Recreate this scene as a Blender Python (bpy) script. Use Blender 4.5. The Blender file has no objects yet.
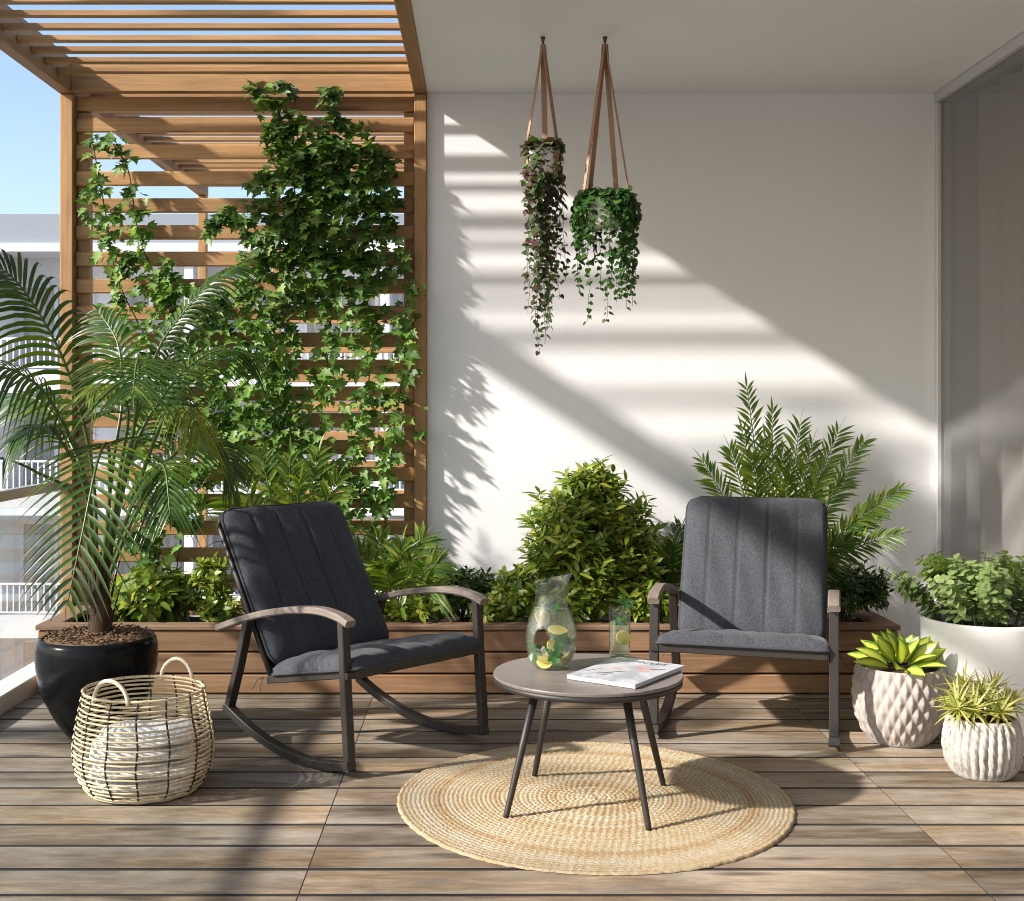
import bpy, math, random
from mathutils import Vector, Matrix
R = math.radians
V = Vector
rnd = random.Random(11)
SC = bpy.context.scene
COL = SC.collection
UP = V((0, 0, 1))

# ------------------------------------------------------------------ mesh builder
class MB:
    def __init__(s):
        s.v = []; s.f = []; s.uv = []; s.flat = []
    def add(s, verts, faces, uvs=None, flat=False):
        o = len(s.v)
        s.v += [tuple(p) for p in verts]
        for i, f in enumerate(faces):
            s.f.append(tuple(a + o for a in f))
            s.uv.append(uvs[i] if uvs else None)
            s.flat.append(flat)
    def box(s, x0, x1, y0, y1, z0, z1):
        vs = [(x, y, z) for z in (z0, z1) for y in (y0, y1) for x in (x0, x1)]
        s.add(vs, [(0,2,3,1),(4,5,7,6),(0,1,5,4),(2,6,7,3),(0,4,6,2),(1,3,7,5)], flat=True)
    def bbox(s, x0, x1, y0, y1, z0, z1, b=0.004):
        """box with bevelled edges along every side"""
        xs = ((x0, x1), (x0+b, x1-b)); ys = ((y0, y1), (y0+b, y1-b)); zs = ((z0, z1), (z0+b, z1-b))
        vs = []; idx = {}
        for ix in (0, 1):
            for iy in (0, 1):
                for iz in (0, 1):
                    for k in range(3):
                        p = [xs[1][ix], ys[1][iy], zs[1][iz]]
                        p[k] = (xs, ys, zs)[k][0][(ix, iy, iz)[k]]
                        idx[ix, iy, iz, k] = len(vs); vs.append(tuple(p))
        fs = []
        g = lambda a, b_, c, k: idx[a, b_, c, k]
        for i in (0, 1):
            fs.append((g(i,0,0,0), g(i,1,0,0), g(i,1,1,0), g(i,0,1,0)))
            fs.append((g(0,i,0,1), g(1,i,0,1), g(1,i,1,1), g(0,i,1,1)))
            fs.append((g(0,0,i,2), g(1,0,i,2), g(1,1,i,2), g(0,1,i,2)))
        for i in (0, 1):
            for j in (0, 1):
                fs.append((g(i,j,0,0), g(i,j,1,0), g(i,j,1,1), g(i,j,0,1)))
                fs.append((g(i,0,j,0), g(i,1,j,0), g(i,1,j,2), g(i,0,j,2)))
                fs.append((g(0,i,j,1), g(1,i,j,1), g(1,i,j,2), g(0,i,j,2)))
                for k in (0, 1):
                    fs.append((g(i,j,k,0), g(i,j,k,1), g(i,j,k,2)))
        s.add(vs, fs, flat=True)
    def tube(s, pts, r, n=6, cap=True, closed=False):
        pts = [V(p) for p in pts]
        m = len(pts)
        rs = r if isinstance(r, (list, tuple)) else [r]*m
        vs = []; fs = []
        prev = None
        for i, p in enumerate(pts):
            if closed: t = pts[(i+1) % m] - pts[i-1]
            else: t = pts[min(i+1, m-1)] - pts[max(i-1, 0)]
            if t.length < 1e-9: t = V((0,0,1))
            t.normalize()
            if prev is None:
                a = V((0,0,1)) if abs(t.z) < .9 else V((1,0,0))
                u = t.cross(a).normalized()
            else:
                u = prev - t*prev.dot(t)
                u = u.normalized() if u.length > 1e-6 else t.orthogonal().normalized()
            prev = u
            w = t.cross(u)
            for k in range(n):
                an = 2*math.pi*k/n
                vs.append(p + (u*math.cos(an) + w*math.sin(an))*rs[i])
        for i in range(m if closed else m-1):
            j = (i+1) % m
            for k in range(n):
                l = (k+1) % n
                fs.append((i*n+k, i*n+l, j*n+l, j*n+k))
        if cap and not closed:
            fs.append(tuple(range(n-1, -1, -1))); fs.append(tuple(range((m-1)*n, m*n)))
        s.add(vs, fs)
    def bar_yz(s, path, x, w, h, b=0.003):
        """rectangular bar (width w along X, depth h) swept along (y, z) path"""
        m = len(path); vs = []; fs = []
        sec = [(-w/2+b,-h/2),(w/2-b,-h/2),(w/2,-h/2+b),(w/2,h/2-b),(w/2-b,h/2),(-w/2+b,h/2),(-w/2,h/2-b),(-w/2,-h/2+b)]
        n = len(sec)
        for i, (y, z) in enumerate(path):
            a = path[max(i-1, 0)]; c = path[min(i+1, m-1)]
            t = V((0, c[0]-a[0], c[1]-a[1])).normalized()
            nn = V((0, -t.z, t.y))
            for (p, q) in sec:
                vs.append(V((x+p, y, z)) + nn*q)
        for i in range(m-1):
            for k in range(n):
                l = (k+1) % n
                fs.append((i*n+k, i*n+l, (i+1)*n+l, (i+1)*n+k))
        fs.append(tuple(range(n-1, -1, -1))); fs.append(tuple(range((m-1)*n, m*n)))
        s.add(vs, fs, flat=True)
    def lathe(s, prof, n=48, c=(0,0,0), closed=False, cap0=False, cap1=False, mod=None, flat=False):
        vs = []; fs = []; m = len(prof)
        for i, (r, z) in enumerate(prof):
            for k in range(n):
                a = 2*math.pi*k/n
                rr = r if mod is None else mod(r, z, a)
                vs.append((c[0]+rr*math.cos(a), c[1]+rr*math.sin(a), c[2]+z))
        for i in range(m if closed else m-1):
            j = (i+1) % m
            for k in range(n):
                l = (k+1) % n
                fs.append((i*n+k, i*n+l, j*n+l, j*n+k))
        if cap0: fs.append(tuple(range(n-1, -1, -1)))
        if cap1: fs.append(tuple(range((m-1)*n, m*n)))
        s.add(vs, fs, flat=flat)
    def grid(s, fn, nu, nv, flat=False):
        vs = [fn(i/nu, j/nv) for j in range(nv+1) for i in range(nu+1)]
        fs = [(j*(nu+1)+i, j*(nu+1)+i+1, (j+1)*(nu+1)+i+1, (j+1)*(nu+1)+i) for j in range(nv) for i in range(nu)]
        uv = [[(i/nu, j/nv), ((i+1)/nu, j/nv), ((i+1)/nu, (j+1)/nv), (i/nu, (j+1)/nv)] for j in range(nv) for i in range(nu)]
        s.add(vs, fs, uv, flat=flat)
    def build(s, name, mat, parent=None, loc=None, mesh_only=False):
        me = bpy.data.meshes.new(name)
        me.from_pydata(s.v, [], s.f)
        for i, p in enumerate(me.polygons): p.use_smooth = not s.flat[i]
        if any(u is not None for u in s.uv):
            ul = me.uv_layers.new(name='UVMap')
            for p in me.polygons:
                u = s.uv[p.index]
                if u is None: continue
                for k, li in enumerate(p.loop_indices): ul.data[li].uv = u[k]
        me.materials.append(mat)
        if mesh_only: return me
        o = bpy.data.objects.new(name, me)
        COL.objects.link(o)
        if parent is not None: o.parent = parent
        if loc is not None: o.location = loc
        return o

def tag(o, label=None, cat=None, group=None, kind=None):
    if label: o['label'] = label
    if cat: o['category'] = cat
    if group: o['group'] = group
    if kind: o['kind'] = kind
    return o
def empty(name, loc=(0,0,0), rz=0, label=None, cat=None, group=None):
    o = bpy.data.objects.new(name, None); COL.objects.link(o)
    o.location = loc; o.rotation_euler = (0, 0, rz); o.empty_display_size = .1
    return tag(o, label, cat, group)
def copy_tree(o, parent=None):
    c = o.copy(); COL.objects.link(c)
    if parent is not None: c.parent = parent
    for ch in list(o.children): copy_tree(ch, c)
    return c
def smoothstep(a, b, x):
    t = max(0., min(1., (x-a)/(b-a))); return t*t*(3-2*t)
def spline(pts, n):
    """Catmull-Rom through control points -> n+1 samples"""
    P = [V(p) for p in pts]
    P = [P[0]*2-P[1]] + P + [P[-1]*2-P[-2]]
    out = []
    m = len(P)-3
    for i in range(n+1):
        u = i/n*m; k = min(int(u), m-1); t = u-k
        a, b, c, d = P[k:k+4]
        out.append(.5*((2*b)+(c-a)*t+(2*a-5*b+4*c-d)*t*t+(3*b-a-3*c+d)*t**3))
    return out
def lerp_prof(prof, n):
    """smooth a profile of (r, z)"""
    return [(p.x, p.y) for p in spline([(a, b, 0) for a, b in prof], n)]
# a point of the place seen by the 45 degree lens from (0,0,1.3) at distance Y
def P(px, py, Y):
    return V(((px-483)*Y/1240, Y, 1.3-(py-405)*Y/1240))

# ------------------------------------------------------------------ materials
def new_mat(name):
    m = bpy.data.materials.new(name); m.use_nodes = True
    nt = m.node_tree; nt.nodes.clear()
    out = nt.nodes.new('ShaderNodeOutputMaterial')
    return m, nt, out
def nd(nt, typ, ins=None, **props):
    n = nt.nodes.new(typ)
    for k, v in props.items(): setattr(n, k, v)
    if ins:
        for k, v in ins.items():
            if isinstance(v, bpy.types.NodeSocket): nt.links.new(v, n.inputs[k])
            else: n.inputs[k].default_value = v
    return n
def c4(c): return (c[0], c[1], c[2], 1)
def ramp(nt, fac, stops):
    r = nt.nodes.new('ShaderNodeValToRGB')
    e = r.color_ramp.elements
    while len(e) < len(stops): e.new(.5)
    for i, (p, c) in enumerate(stops):
        e[i].position = p; e[i].color = c4(c)
    nt.links.new(fac, r.inputs[0])
    return r.outputs[0]
def mixc(nt, fac, a, b, mode='MIX'):
    n = nt.nodes.new('ShaderNodeMix'); n.data_type = 'RGBA'; n.blend_type = mode
    for sock, v in ((n.inputs[0], fac), (n.inputs[6], a), (n.inputs[7], b)):
        if isinstance(v, bpy.types.NodeSocket): nt.links.new(v, sock)
        elif isinstance(v, (int, float)): sock.default_value = v
        else: sock.default_value = c4(v)
    return n.outputs[2]
def math_(nt, op, a, b=0.):
    n = nt.nodes.new('ShaderNodeMath'); n.operation = op
    for i, v in enumerate((a, b)):
        if isinstance(v, bpy.types.NodeSocket): nt.links.new(v, n.inputs[i])
        else: n.inputs[i].default_value = v
    return n.outputs[0]
def noise(nt, vec, scale, detail=4, rough=.55, dist=0.):
    n = nd(nt, 'ShaderNodeTexNoise', {'Scale': scale, 'Detail': detail, 'Roughness': rough, 'Distortion': dist})
    if vec is not None: nt.links.new(vec, n.inputs['Vector'])
    return n.outputs[0]
def mapped(nt, vec, scale=(1,1,1), loc=(0,0,0)):
    n = nd(nt, 'ShaderNodeMapping', {'Vector': vec, 'Scale': scale, 'Location': loc})
    return n.outputs[0]
def bump(nt, h, strength, dist=.01):
    return nd(nt, 'ShaderNodeBump', {'Height': h, 'Strength': strength, 'Distance': dist}).outputs[0]
def principled(nt, out, **ins):
    b = nt.nodes.new('ShaderNodeBsdfPrincipled')
    for k, v in ins.items():
        k = k.replace('_', ' ')
        if isinstance(v, bpy.types.NodeSocket): nt.links.new(v, b.inputs[k])
        elif isinstance(v, (tuple, list)): b.inputs[k].default_value = c4(v)
        else: b.inputs[k].default_value = v
    if out is not None: nt.links.new(b.outputs[0], out.inputs[0])
    return b
def objco(nt): return nt.nodes.new('ShaderNodeTexCoord').outputs['Object']
def island(nt): return nt.nodes.new('ShaderNodeNewGeometry').outputs['Random Per Island']

def mat_wood(name, dark, mid, light, axis='x', scale=1., rough=.6, var=.35, grey=None, bumps=.25, knots=True, along=2.6, stains=.35):
    m, nt, out = new_mat(name)
    co = objco(nt); isl = island(nt)
    off = nd(nt, 'ShaderNodeCombineXYZ', {0: math_(nt, 'MULTIPLY', isl, 37.), 1: math_(nt, 'MULTIPLY', isl, 71.), 2: math_(nt, 'MULTIPLY', isl, 13.)}).outputs[0]
    vec = nd(nt, 'ShaderNodeVectorMath', {0: co, 1: off}, operation='ADD').outputs[0]
    lo, hi = (1.3 if along is None else along)*scale, 62.*scale
    sc = {'x': (lo, hi, hi), 'y': (hi, lo, hi), 'z': (hi, hi, lo)}[axis]
    v2 = mapped(nt, vec, sc)
    n1 = noise(nt, v2, 1., 7, .62, .7)
    fine = noise(nt, mapped(nt, vec, tuple(a*3 for a in sc)), 1., 3, .6)
    n1 = math_(nt, 'ADD', math_(nt, 'MULTIPLY', n1, .6), math_(nt, 'MULTIPLY', noise(nt, mapped(nt, vec, tuple(a*.3 for a in sc)), 1., 5, .6, .6), .4))
    col = ramp(nt, n1, [(.28, dark), (.5, mid), (.72, light)])
    col = mixc(nt, math_(nt, 'MULTIPLY', fine, .7), col, tuple(a*.48 for a in mid))
    # board to board difference
    val = math_(nt, 'ADD', math_(nt, 'MULTIPLY', isl, var), 1-var*.5)
    hsv = nd(nt, 'ShaderNodeHueSaturation', {'Color': col, 'Value': val, 'Saturation': 1., 'Hue': .5})
    col = hsv.outputs[0]
    if grey:
        big = noise(nt, mapped(nt, vec, tuple(a*.16 for a in sc)), 1.2, 6, .65, .5)
        f = ramp(nt, big, [(.40, (0,0,0)), (.68, (1,1,1))])
        col = mixc(nt, math_(nt, 'MULTIPLY', f, .75), col, grey)
    if knots:
        s3 = {'x': (1.6, 9, 9), 'y': (9, 1.6, 9), 'z': (9, 9, 1.6)}[axis]
        vo = nd(nt, 'ShaderNodeTexVoronoi', {'Vector': mapped(nt, vec, s3), 'Scale': 1.})
        kf = ramp(nt, vo.outputs['Distance'], [(.06, (1,1,1)), (.20, (0,0,0))])
        col = mixc(nt, math_(nt, 'MULTIPLY', kf, .7), col, tuple(a*.45 for a in dark))
    stain = noise(nt, mapped(nt, co, (1.7, 1.7, 1.7)), 1., 6, .65, .5)
    col = mixc(nt, math_(nt, 'MULTIPLY', ramp(nt, stain, [(.46, (0,0,0)), (.70, (1,1,1))]), stains), col, tuple(a*.8 for a in dark))
    hgt = math_(nt, 'ADD', n1, math_(nt, 'MULTIPLY', fine, .6))
    rr = math_(nt, 'ADD', math_(nt, 'MULTIPLY', n1, .25), rough-.12)
    principled(nt, out, Base_Color=col, Roughness=rr, Normal=bump(nt, hgt, bumps, .004), Specular_IOR_Level=.35)
    return m

def mat_plain(name, col, rough=.5, metallic=0., nscale=30., var=.12, bumps=.08, coat=0., spec=.5):
    m, nt, out = new_mat(name)
    co = objco(nt)
    n1 = noise(nt, co, nscale, 5, .6)
    n2 = noise(nt, co, nscale*.12, 4, .6)
    c = mixc(nt, n1, tuple(a*(1-var) for a in col), tuple(min(1, a*(1+var)) for a in col))
    c = mixc(nt, math_(nt, 'MULTIPLY', n2, .5), c, tuple(a*(1-var) for a in col))
    rr = math_(nt, 'ADD', math_(nt, 'MULTIPLY', n2, .2), rough-.1)
    principled(nt, out, Base_Color=c, Roughness=rr, Metallic=metallic, Normal=bump(nt, n1, bumps, .004), Coat_Weight=coat, Specular_IOR_Level=spec)
    return m

def mat_plaster(name, col, bumps=.2):
    m, nt, out = new_mat(name)
    co = objco(nt)
    n1 = noise(nt, co, 90, 6, .65); n2 = noise(nt, co, 5, 4, .6); n3 = noise(nt, co, 1.1, 3, .5)
    c = mixc(nt, n3, tuple(a*.96 for a in col), tuple(min(1, a*1.03) for a in col))
    c = mixc(nt, math_(nt, 'MULTIPLY', n2, .25), c, tuple(a*.93 for a in col))
    h = math_(nt, 'ADD', math_(nt, 'MULTIPLY', n1, .5), math_(nt, 'MULTIPLY', n2, 1.2))
    principled(nt, out, Base_Color=c, Roughness=.75, Normal=bump(nt, h, bumps, .006), Specular_IOR_Level=.3)
    return m

def mat_leaf(name, a, b, c=None, mid=None, trans=.3, rough=.42, edge=None, tipc=None):
    """a..b(..c): colour per leaf; mid: colour of the vein; edge: colour of the margin; tipc: colour of the tips"""
    m, nt, out = new_mat(name)
    isl = island(nt)
    st = [(0., a), (.75, b)] + ([(1., c)] if c else [])
    col = ramp(nt, isl, st)
    uv = nt.nodes.new('ShaderNodeTexCoord').outputs['UV']
    sep = nd(nt, 'ShaderNodeSeparateXYZ', {0: uv})
    u, v = sep.outputs[0], sep.outputs[1]
    if mid: col = mixc(nt, ramp(nt, v, [(.0, (1,1,1)), (.55, (0,0,0))]), col, mid)
    if edge: col = mixc(nt, ramp(nt, v, [(.30, (0,0,0)), (.85, (1,1,1))]), col, edge)
    if tipc: col = mixc(nt, math_(nt, 'MULTIPLY', ramp(nt, u, [(.55, (0,0,0)), (1., (1,1,1))]), isl), col, tipc)
    co = objco(nt)
    n1 = noise(nt, co, 40, 3, .6)
    col = mixc(nt, math_(nt, 'MULTIPLY', n1, .35), col, tuple(x*.55 for x in a))
    pr = principled(nt, None, Base_Color=col, Roughness=rough, Specular_IOR_Level=.45, Normal=bump(nt, n1, .15, .004))
    tr = nd(nt, 'ShaderNodeBsdfTranslucent', {'Color': mixc(nt, 1., col, (1.5, 1.6, .55), 'MULTIPLY')})
    mx = nd(nt, 'ShaderNodeMixShader', {0: trans, 1: pr.outputs[0], 2: tr.outputs[0]})
    nt.links.new(mx.outputs[0], out.inputs[0])
    return m

def schlick(nt, f0=.04):
    fc = nt.nodes.new('ShaderNodeLayerWeight'); fc.inputs[0].default_value = .5
    return math_(nt, 'ADD', math_(nt, 'MULTIPLY', math_(nt, 'POWER', fc.outputs['Facing'], 5.), 1-f0), f0)

def mat_glass(name, tint=(.95,.97,.96), refl=1., milk=0., milkc=(.8,.85,.85), rough=.0):
    """thin clear pane: what lies behind shows through, Fresnel reflection on top"""
    m, nt, out = new_mat(name)
    fr = schlick(nt)
    t = nd(nt, 'ShaderNodeBsdfTransparent', {'Color': c4(tint)}).outputs[0]
    if milk > 0:
        d = nd(nt, 'ShaderNodeBsdfTranslucent', {'Color': c4(milkc)}).outputs[0]
        d2 = nd(nt, 'ShaderNodeBsdfDiffuse', {'Color': c4(milkc)}).outputs[0]
        d = nd(nt, 'ShaderNodeMixShader', {0: .5, 1: d, 2: d2}).outputs[0]
        t = nd(nt, 'ShaderNodeMixShader', {0: milk, 1: t, 2: d}).outputs[0]
    g = nd(nt, 'ShaderNodeBsdfGlossy', {'Color': (1,1,1,1), 'Roughness': rough}).outputs[0]
    f = math_(nt, 'MINIMUM', math_(nt, 'MULTIPLY', fr, refl), 1.)
    mx = nd(nt, 'ShaderNodeMixShader', {0: f, 1: t, 2: g})
    nt.links.new(mx.outputs[0], out.inputs[0])
    return m

# ------------------------------------------------------------------ leaf shapes
def prof_lance(t): return max(.03, math.sin(math.pi*min(1, t)**.75))
def prof_ell(t): return max(.04, math.sin(math.pi*t)**.8)
def prof_round(t): return max(.05, math.sqrt(max(0, 1-(2*t-.9)**2/1.22)) if t < 1 else .02)
def prof_grass(t): return max(.03, (1-t)**.6*min(1, .5+t*3))
def prof_palm(t): return max(.04, min(1, .45+t*3)*(1-t**2.2))
def blade(mb, base, d, n, L, W, droop=.2, seg=4, fold=.25, prof=prof_lance, grav=None):
    d = d.normalized(); n = (n-d*n.dot(d))
    n = n.normalized() if n.length > 1e-5 else d.orthogonal().normalized()
    s = d.cross(n); g = -n if grav is None else grav
    vs = []; fs = []; uv = []
    for i in range(seg+1):
        t = i/seg
        c = base + d*(L*t) + g*(droop*L*t*t)
        w = W*.5*prof(t)
        vs += [c - s*w + n*(fold*w), c, c + s*w + n*(fold*w)]
        if i:
            a = (i-1)*3; b = i*3; t0 = (i-1)/seg
            fs += [(a, a+1, b+1, b), (a+1, a+2, b+2, b+1)]
            uv += [[(t0,1),(t0,0),(t,0),(t,1)], [(t0,0),(t0,1),(t,1),(t,0)]]
    mb.add(vs, fs, uv)
def rvec(r=rnd):
    while True:
        v = V((r.uniform(-1,1), r.uniform(-1,1), r.uniform(-1,1)))
        if .05 < v.length < 1: return v.normalized()
IVY = [(.0,.02),(.10,.22),(.30,.50),(.36,.24),(.62,.36),(.60,.13),(1.,.0)]
IVYB = [(-.08,.18),(.06,.42),(.22,.27),(.46,.46),(.52,.20),(1.,.0)]
def ivy_leaf(mb, base, d, n, L, shape=0, fold=.2):
    d = d.normalized(); n = (n-d*n.dot(d))
    n = n.normalized() if n.length > 1e-5 else d.orthogonal().normalized()
    s = d.cross(n)
    out = IVY if shape == 0 else IVYB
    rt = [(a, b) for a, b in out]; lf = [(a, -b) for a, b in reversed(out[:-1])]
    ring = rt + lf
    cen = .32
    vs = [base + d*(cen*L) - n*(.05*L)]
    for a, b in ring:
        vs.append(base + d*(a*L) + s*(b*L) + n*(fold*abs(b)*L - .12*L*a*a))
    m = len(ring)
    fs = []; uv = []
    for i in range(m):
        j = (i+1) % m
        fs.append((0, 1+i, 1+j)); uv.append([(.3,0),(ring[i][0],1),(ring[j][0],1)])
    mb.add(vs, fs, uv)
def frond(ml, mr, ctrl, pairs=30, L=.35, W=.022, start=.2, droop=.45, ang=55, rise=.25, r0=.008, r1=.002, prof=prof_palm,
          jit=.08, up=None, seg=4, lmin=.35, tipend=.25, grav=True):
    """ml: leaflet mesh, mr: stalk mesh; ctrl: control points of the midrib"""
    N = 40
    pts = spline(ctrl, N)
    mr.tube(pts, [r0+(r1-r0)*i/N for i in range(N+1)], 5)
    for k in range(pairs):
        f = start + (1-start)*(k+.5)/pairs
        x = f*N; i = min(int(x), N-1)
        p = pts[i].lerp(pts[i+1], x-i)
        tg = (pts[min(i+2, N)]-pts[max(i-1, 0)]).normalized()
        u0 = UP if up is None else up
        sd = tg.cross(u0)
        if sd.length < .15: sd = tg.cross(V((0,1,0)))
        sd.normalize()
        nn = sd.cross(tg).normalized()
        g = (k+.5)/pairs
        ln = L*(lmin + (1-lmin)*math.sin(math.pi*min(1, .12+g*.88))**.6) if g < .75 else L*(1-(g-.75)/.25*(1-tipend))*.93
        an = R(ang*(1-.42*g))
        for sg in (-1, 1):
            a2 = an + rnd.uniform(-jit, jit)
            d = sd*sg*math.sin(a2) + tg*math.cos(a2) + nn*(rise + rnd.uniform(-jit, jit))
            blade(ml, p, d, nn + rvec()*.15, ln*rnd.uniform(1-jit*1.2, 1+jit), W, droop*rnd.uniform(1-jit*3, 1+jit*3), seg, .3, prof,
                  V((0,0,-1)) if grav else None)
    # end leaflet
    tg = (pts[-1]-pts[-3]).normalized()
    blade(ml, pts[-1], tg, UP + rvec()*.2, L*tipend, W*.8, droop*.5, seg, .3, prof)
# ================================================================== camera, sun, sky
WALLY = 6.15; CEIL = 2.847; XG = 2.252
cam = bpy.data.objects.new('camera', bpy.data.cameras.new('camera')); COL.objects.link(cam)
cam.location = (0, 0, 1.3); cam.rotation_euler = (R(90), 0, 0)
cam.data.sensor_width = 36; cam.data.lens = 1240/1024*36
cam.data.shift_x = (512-483)/1024; cam.data.shift_y = -(450.5-405)/1024
cam.data.clip_end = 5000; cam.data.clip_start = .05
SC.camera = cam
SUN = V((1.54, .59, -1.0)).normalized()
sl = bpy.data.lights.new('sun', 'SUN'); sl.energy = 5.0; sl.angle = R(1.7); sl.color = (1., .935, .868)
so = bpy.data.objects.new('sun', sl); COL.objects.link(so)
so.rotation_euler = SUN.to_track_quat('-Z', 'Y').to_euler(); so.location = (-6, -2, 6)
w = bpy.data.worlds.new('World'); SC.world = w; w.use_nodes = True
wn = w.node_tree; wn.nodes.clear()
sky = wn.nodes.new('ShaderNodeTexSky'); sky.sky_type = 'NISHITA'; sky.sun_disc = False
sky.sun_elevation = math.asin(-SUN.z); sky.sun_rotation = math.atan2(-SUN.x, -SUN.y)
sky.air_density = 1.; sky.dust_density = 1.6; sky.ozone_density = 1.
bg = wn.nodes.new('ShaderNodeBackground'); bg.inputs[1].default_value = .125
wo = wn.nodes.new('ShaderNodeOutputWorld')
wn.links.new(sky.outputs[0], bg.inputs[0]); wn.links.new(bg.outputs[0], wo.inputs[0])
SC.view_settings.view_transform = 'Standard'; SC.view_settings.look = 'None'
SC.view_settings.exposure = 1.02; SC.view_settings.gamma = 1
SC.render.engine = 'CYCLES'
SC.cycles.use_denoising = True
SC.cycles.pixel_filter_type = 'BLACKMAN_HARRIS'; SC.cycles.filter_width = 1.0
SC.cycles.max_bounces = 10; SC.cycles.diffuse_bounces = 5; SC.cycles.transparent_max_bounces = 24
SC.cycles.sample_clamp_indirect = 6

# ================================================================== materials of the place
M = {}
M['deck'] = mat_wood('deck_wood', (.055,.036,.020), (.24,.170,.102), (.50,.38,.245), 'x', .6, .62, 1.05, grey=(.36,.325,.28), bumps=.8, along=10., stains=.55)
M['cedar'] = mat_wood('cedar', (.22,.108,.042), (.44,.245,.10), (.58,.36,.165), 'x', .7, .58, .38, bumps=.2)
M['cedar_y'] = mat_wood('cedar_y', (.19,.09,.036), (.37,.205,.088), (.50,.30,.14), 'y', .7, .58, .2, bumps=.2)
M['cedar_z'] = mat_wood('cedar_z', (.21,.10,.040), (.43,.245,.10), (.56,.35,.16), 'z', .7, .58, .2, bumps=.2)
M['planter'] = mat_wood('planter_wood', (.17,.085,.042), (.36,.205,.11), (.50,.32,.19), 'x', .8, .55, .35, bumps=.3)
M['planter_cap'] = mat_wood('planter_cap_wood', (.14,.075,.045), (.27,.165,.10), (.38,.25,.165), 'x', .8, .6, .2, bumps=.3)
M['wall'] = mat_plaster('white_plaster', (.76,.76,.77))
M['ceil'] = mat_plaster('ceiling_paint', (.82,.82,.825), .1)
M['slab'] = mat_plain('concrete_slab', (.55,.52,.49), .8, nscale=14, var=.15, bumps=.2)
M['alu'] = mat_plain('grey_aluminium', (.58,.575,.57), .42, .1, nscale=60, var=.06, bumps=.03)
M['sill'] = mat_plain('pale_stone_sill', (.60,.585,.57), .55, nscale=25, var=.1)
M['rail'] = mat_plain('brushed_rail', (.40,.38,.34), .35, .4, nscale=50, var=.06, bumps=.03)
M['glass_bal'] = mat_glass('balustrade_glass', (.93,.96,.96), 1., .03)
M['glass_door'] = mat_glass('door_glass', (.78,.775,.77), 1.35)
def mat_curtain():
    m, nt, out = new_mat('curtain_fabric')
    n1 = noise(nt, mapped(nt, objco(nt), (400, 400, 60)), 1., 3, .5)
    c = mixc(nt, n1, (.70,.68,.66), (.82,.80,.77))
    d = nd(nt, 'ShaderNodeBsdfDiffuse', {'Color': c}).outputs[0]
    t = nd(nt, 'ShaderNodeBsdfTranslucent', {'Color': c}).outputs[0]
    mx = nd(nt, 'ShaderNodeMixShader', {0: .35, 1: d, 2: t})
    nt.links.new(mx.outputs[0], out.inputs[0]); return m
M['curtain'] = mat_curtain()
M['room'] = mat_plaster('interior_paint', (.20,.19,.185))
M['soil'] = mat_plain('potting_soil', (.045,.03,.02), .95, nscale=70, var=.5, bumps=.9, spec=.1)
M['mulch'] = mat_plain('bark_mulch', (.20,.125,.075), .95, nscale=90, var=.5, bumps=.9, spec=.1)
M['bwhite'] = mat_plaster('facade_render', (.70,.70,.71))
M['bgrey'] = mat_plain('parapet_cladding', (.25,.28,.32), .6, nscale=2, var=.08)
M['bslab'] = mat_plain('balcony_edge', (.70,.70,.72), .6, nscale=2, var=.06)
M['brail'] = mat_plain('white_railing_paint', (.80,.80,.81), .5, nscale=20, var=.04)
M['bframe'] = mat_plain('white_window_frame', (.66,.66,.67), .5, nscale=20, var=.04)
def mat_bpane():
    m, nt, out = new_mat('window_pane')
    co = objco(nt)
    st = noise(nt, mapped(nt, co, (5., 1, .15)), 1., 3, .5)
    c = ramp(nt, st, [(.35, (.12,.12,.13)), (.6, (.34,.33,.33))])
    principled(nt, out, Base_Color=c, Roughness=.12, Specular_IOR_Level=.7)
    return m
M['bpane'] = mat_bpane()

# ================================================================== ground, deck, ceiling, wall
g = MB(); g.add([(-3000,-3000,-12),(3000,-3000,-12),(3000,3000,-12),(-3000,3000,-12)], [(0,1,2,3)])
tag(g.build('ground', mat_plain('street_ground', (.16,.155,.15), .9, nscale=.4, var=.2, bumps=.1)), kind='structure')

dk = MB(); gap_shade = MB()  # dark strips fill the open gaps and seams, standing in for their shade
pitch = .1837; gap = .022
k0 = -26
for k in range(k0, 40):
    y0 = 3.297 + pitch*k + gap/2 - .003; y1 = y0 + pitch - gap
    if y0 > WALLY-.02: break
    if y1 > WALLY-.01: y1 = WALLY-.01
    gap_shade.box(-2.02, 2.235, y1+.0003, y1+gap-.0003, -.03, -.0022)
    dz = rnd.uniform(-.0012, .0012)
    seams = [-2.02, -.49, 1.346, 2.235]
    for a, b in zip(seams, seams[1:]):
        gap_shade.box(b-.0007, b+.0007, y0, y1, -.03, dz-.0002)
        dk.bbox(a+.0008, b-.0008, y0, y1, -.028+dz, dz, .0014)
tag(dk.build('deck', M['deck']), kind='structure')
tag(gap_shade.build('deck_gap_shade', mat_plain('gap_shade_black', (.015,.012,.010), .9, nscale=60, var=.4)), kind='structure')
sb = MB(); sb.box(-2.2, 6.5, -1.6, 9.25, -.40, -.11)
tag(sb.build('terrace_slab', M['slab']), kind='structure')
sb = MB(); sb.box(-2.02, 2.235, -1.55, WALLY-.02, -.109, -.075)
tag(sb.build('under_deck_shade', mat_plain('under_deck_black', (.02,.018,.016), .9)), kind='structure')  # dark sheet put below the boards to deepen the shade in their gaps

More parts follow.
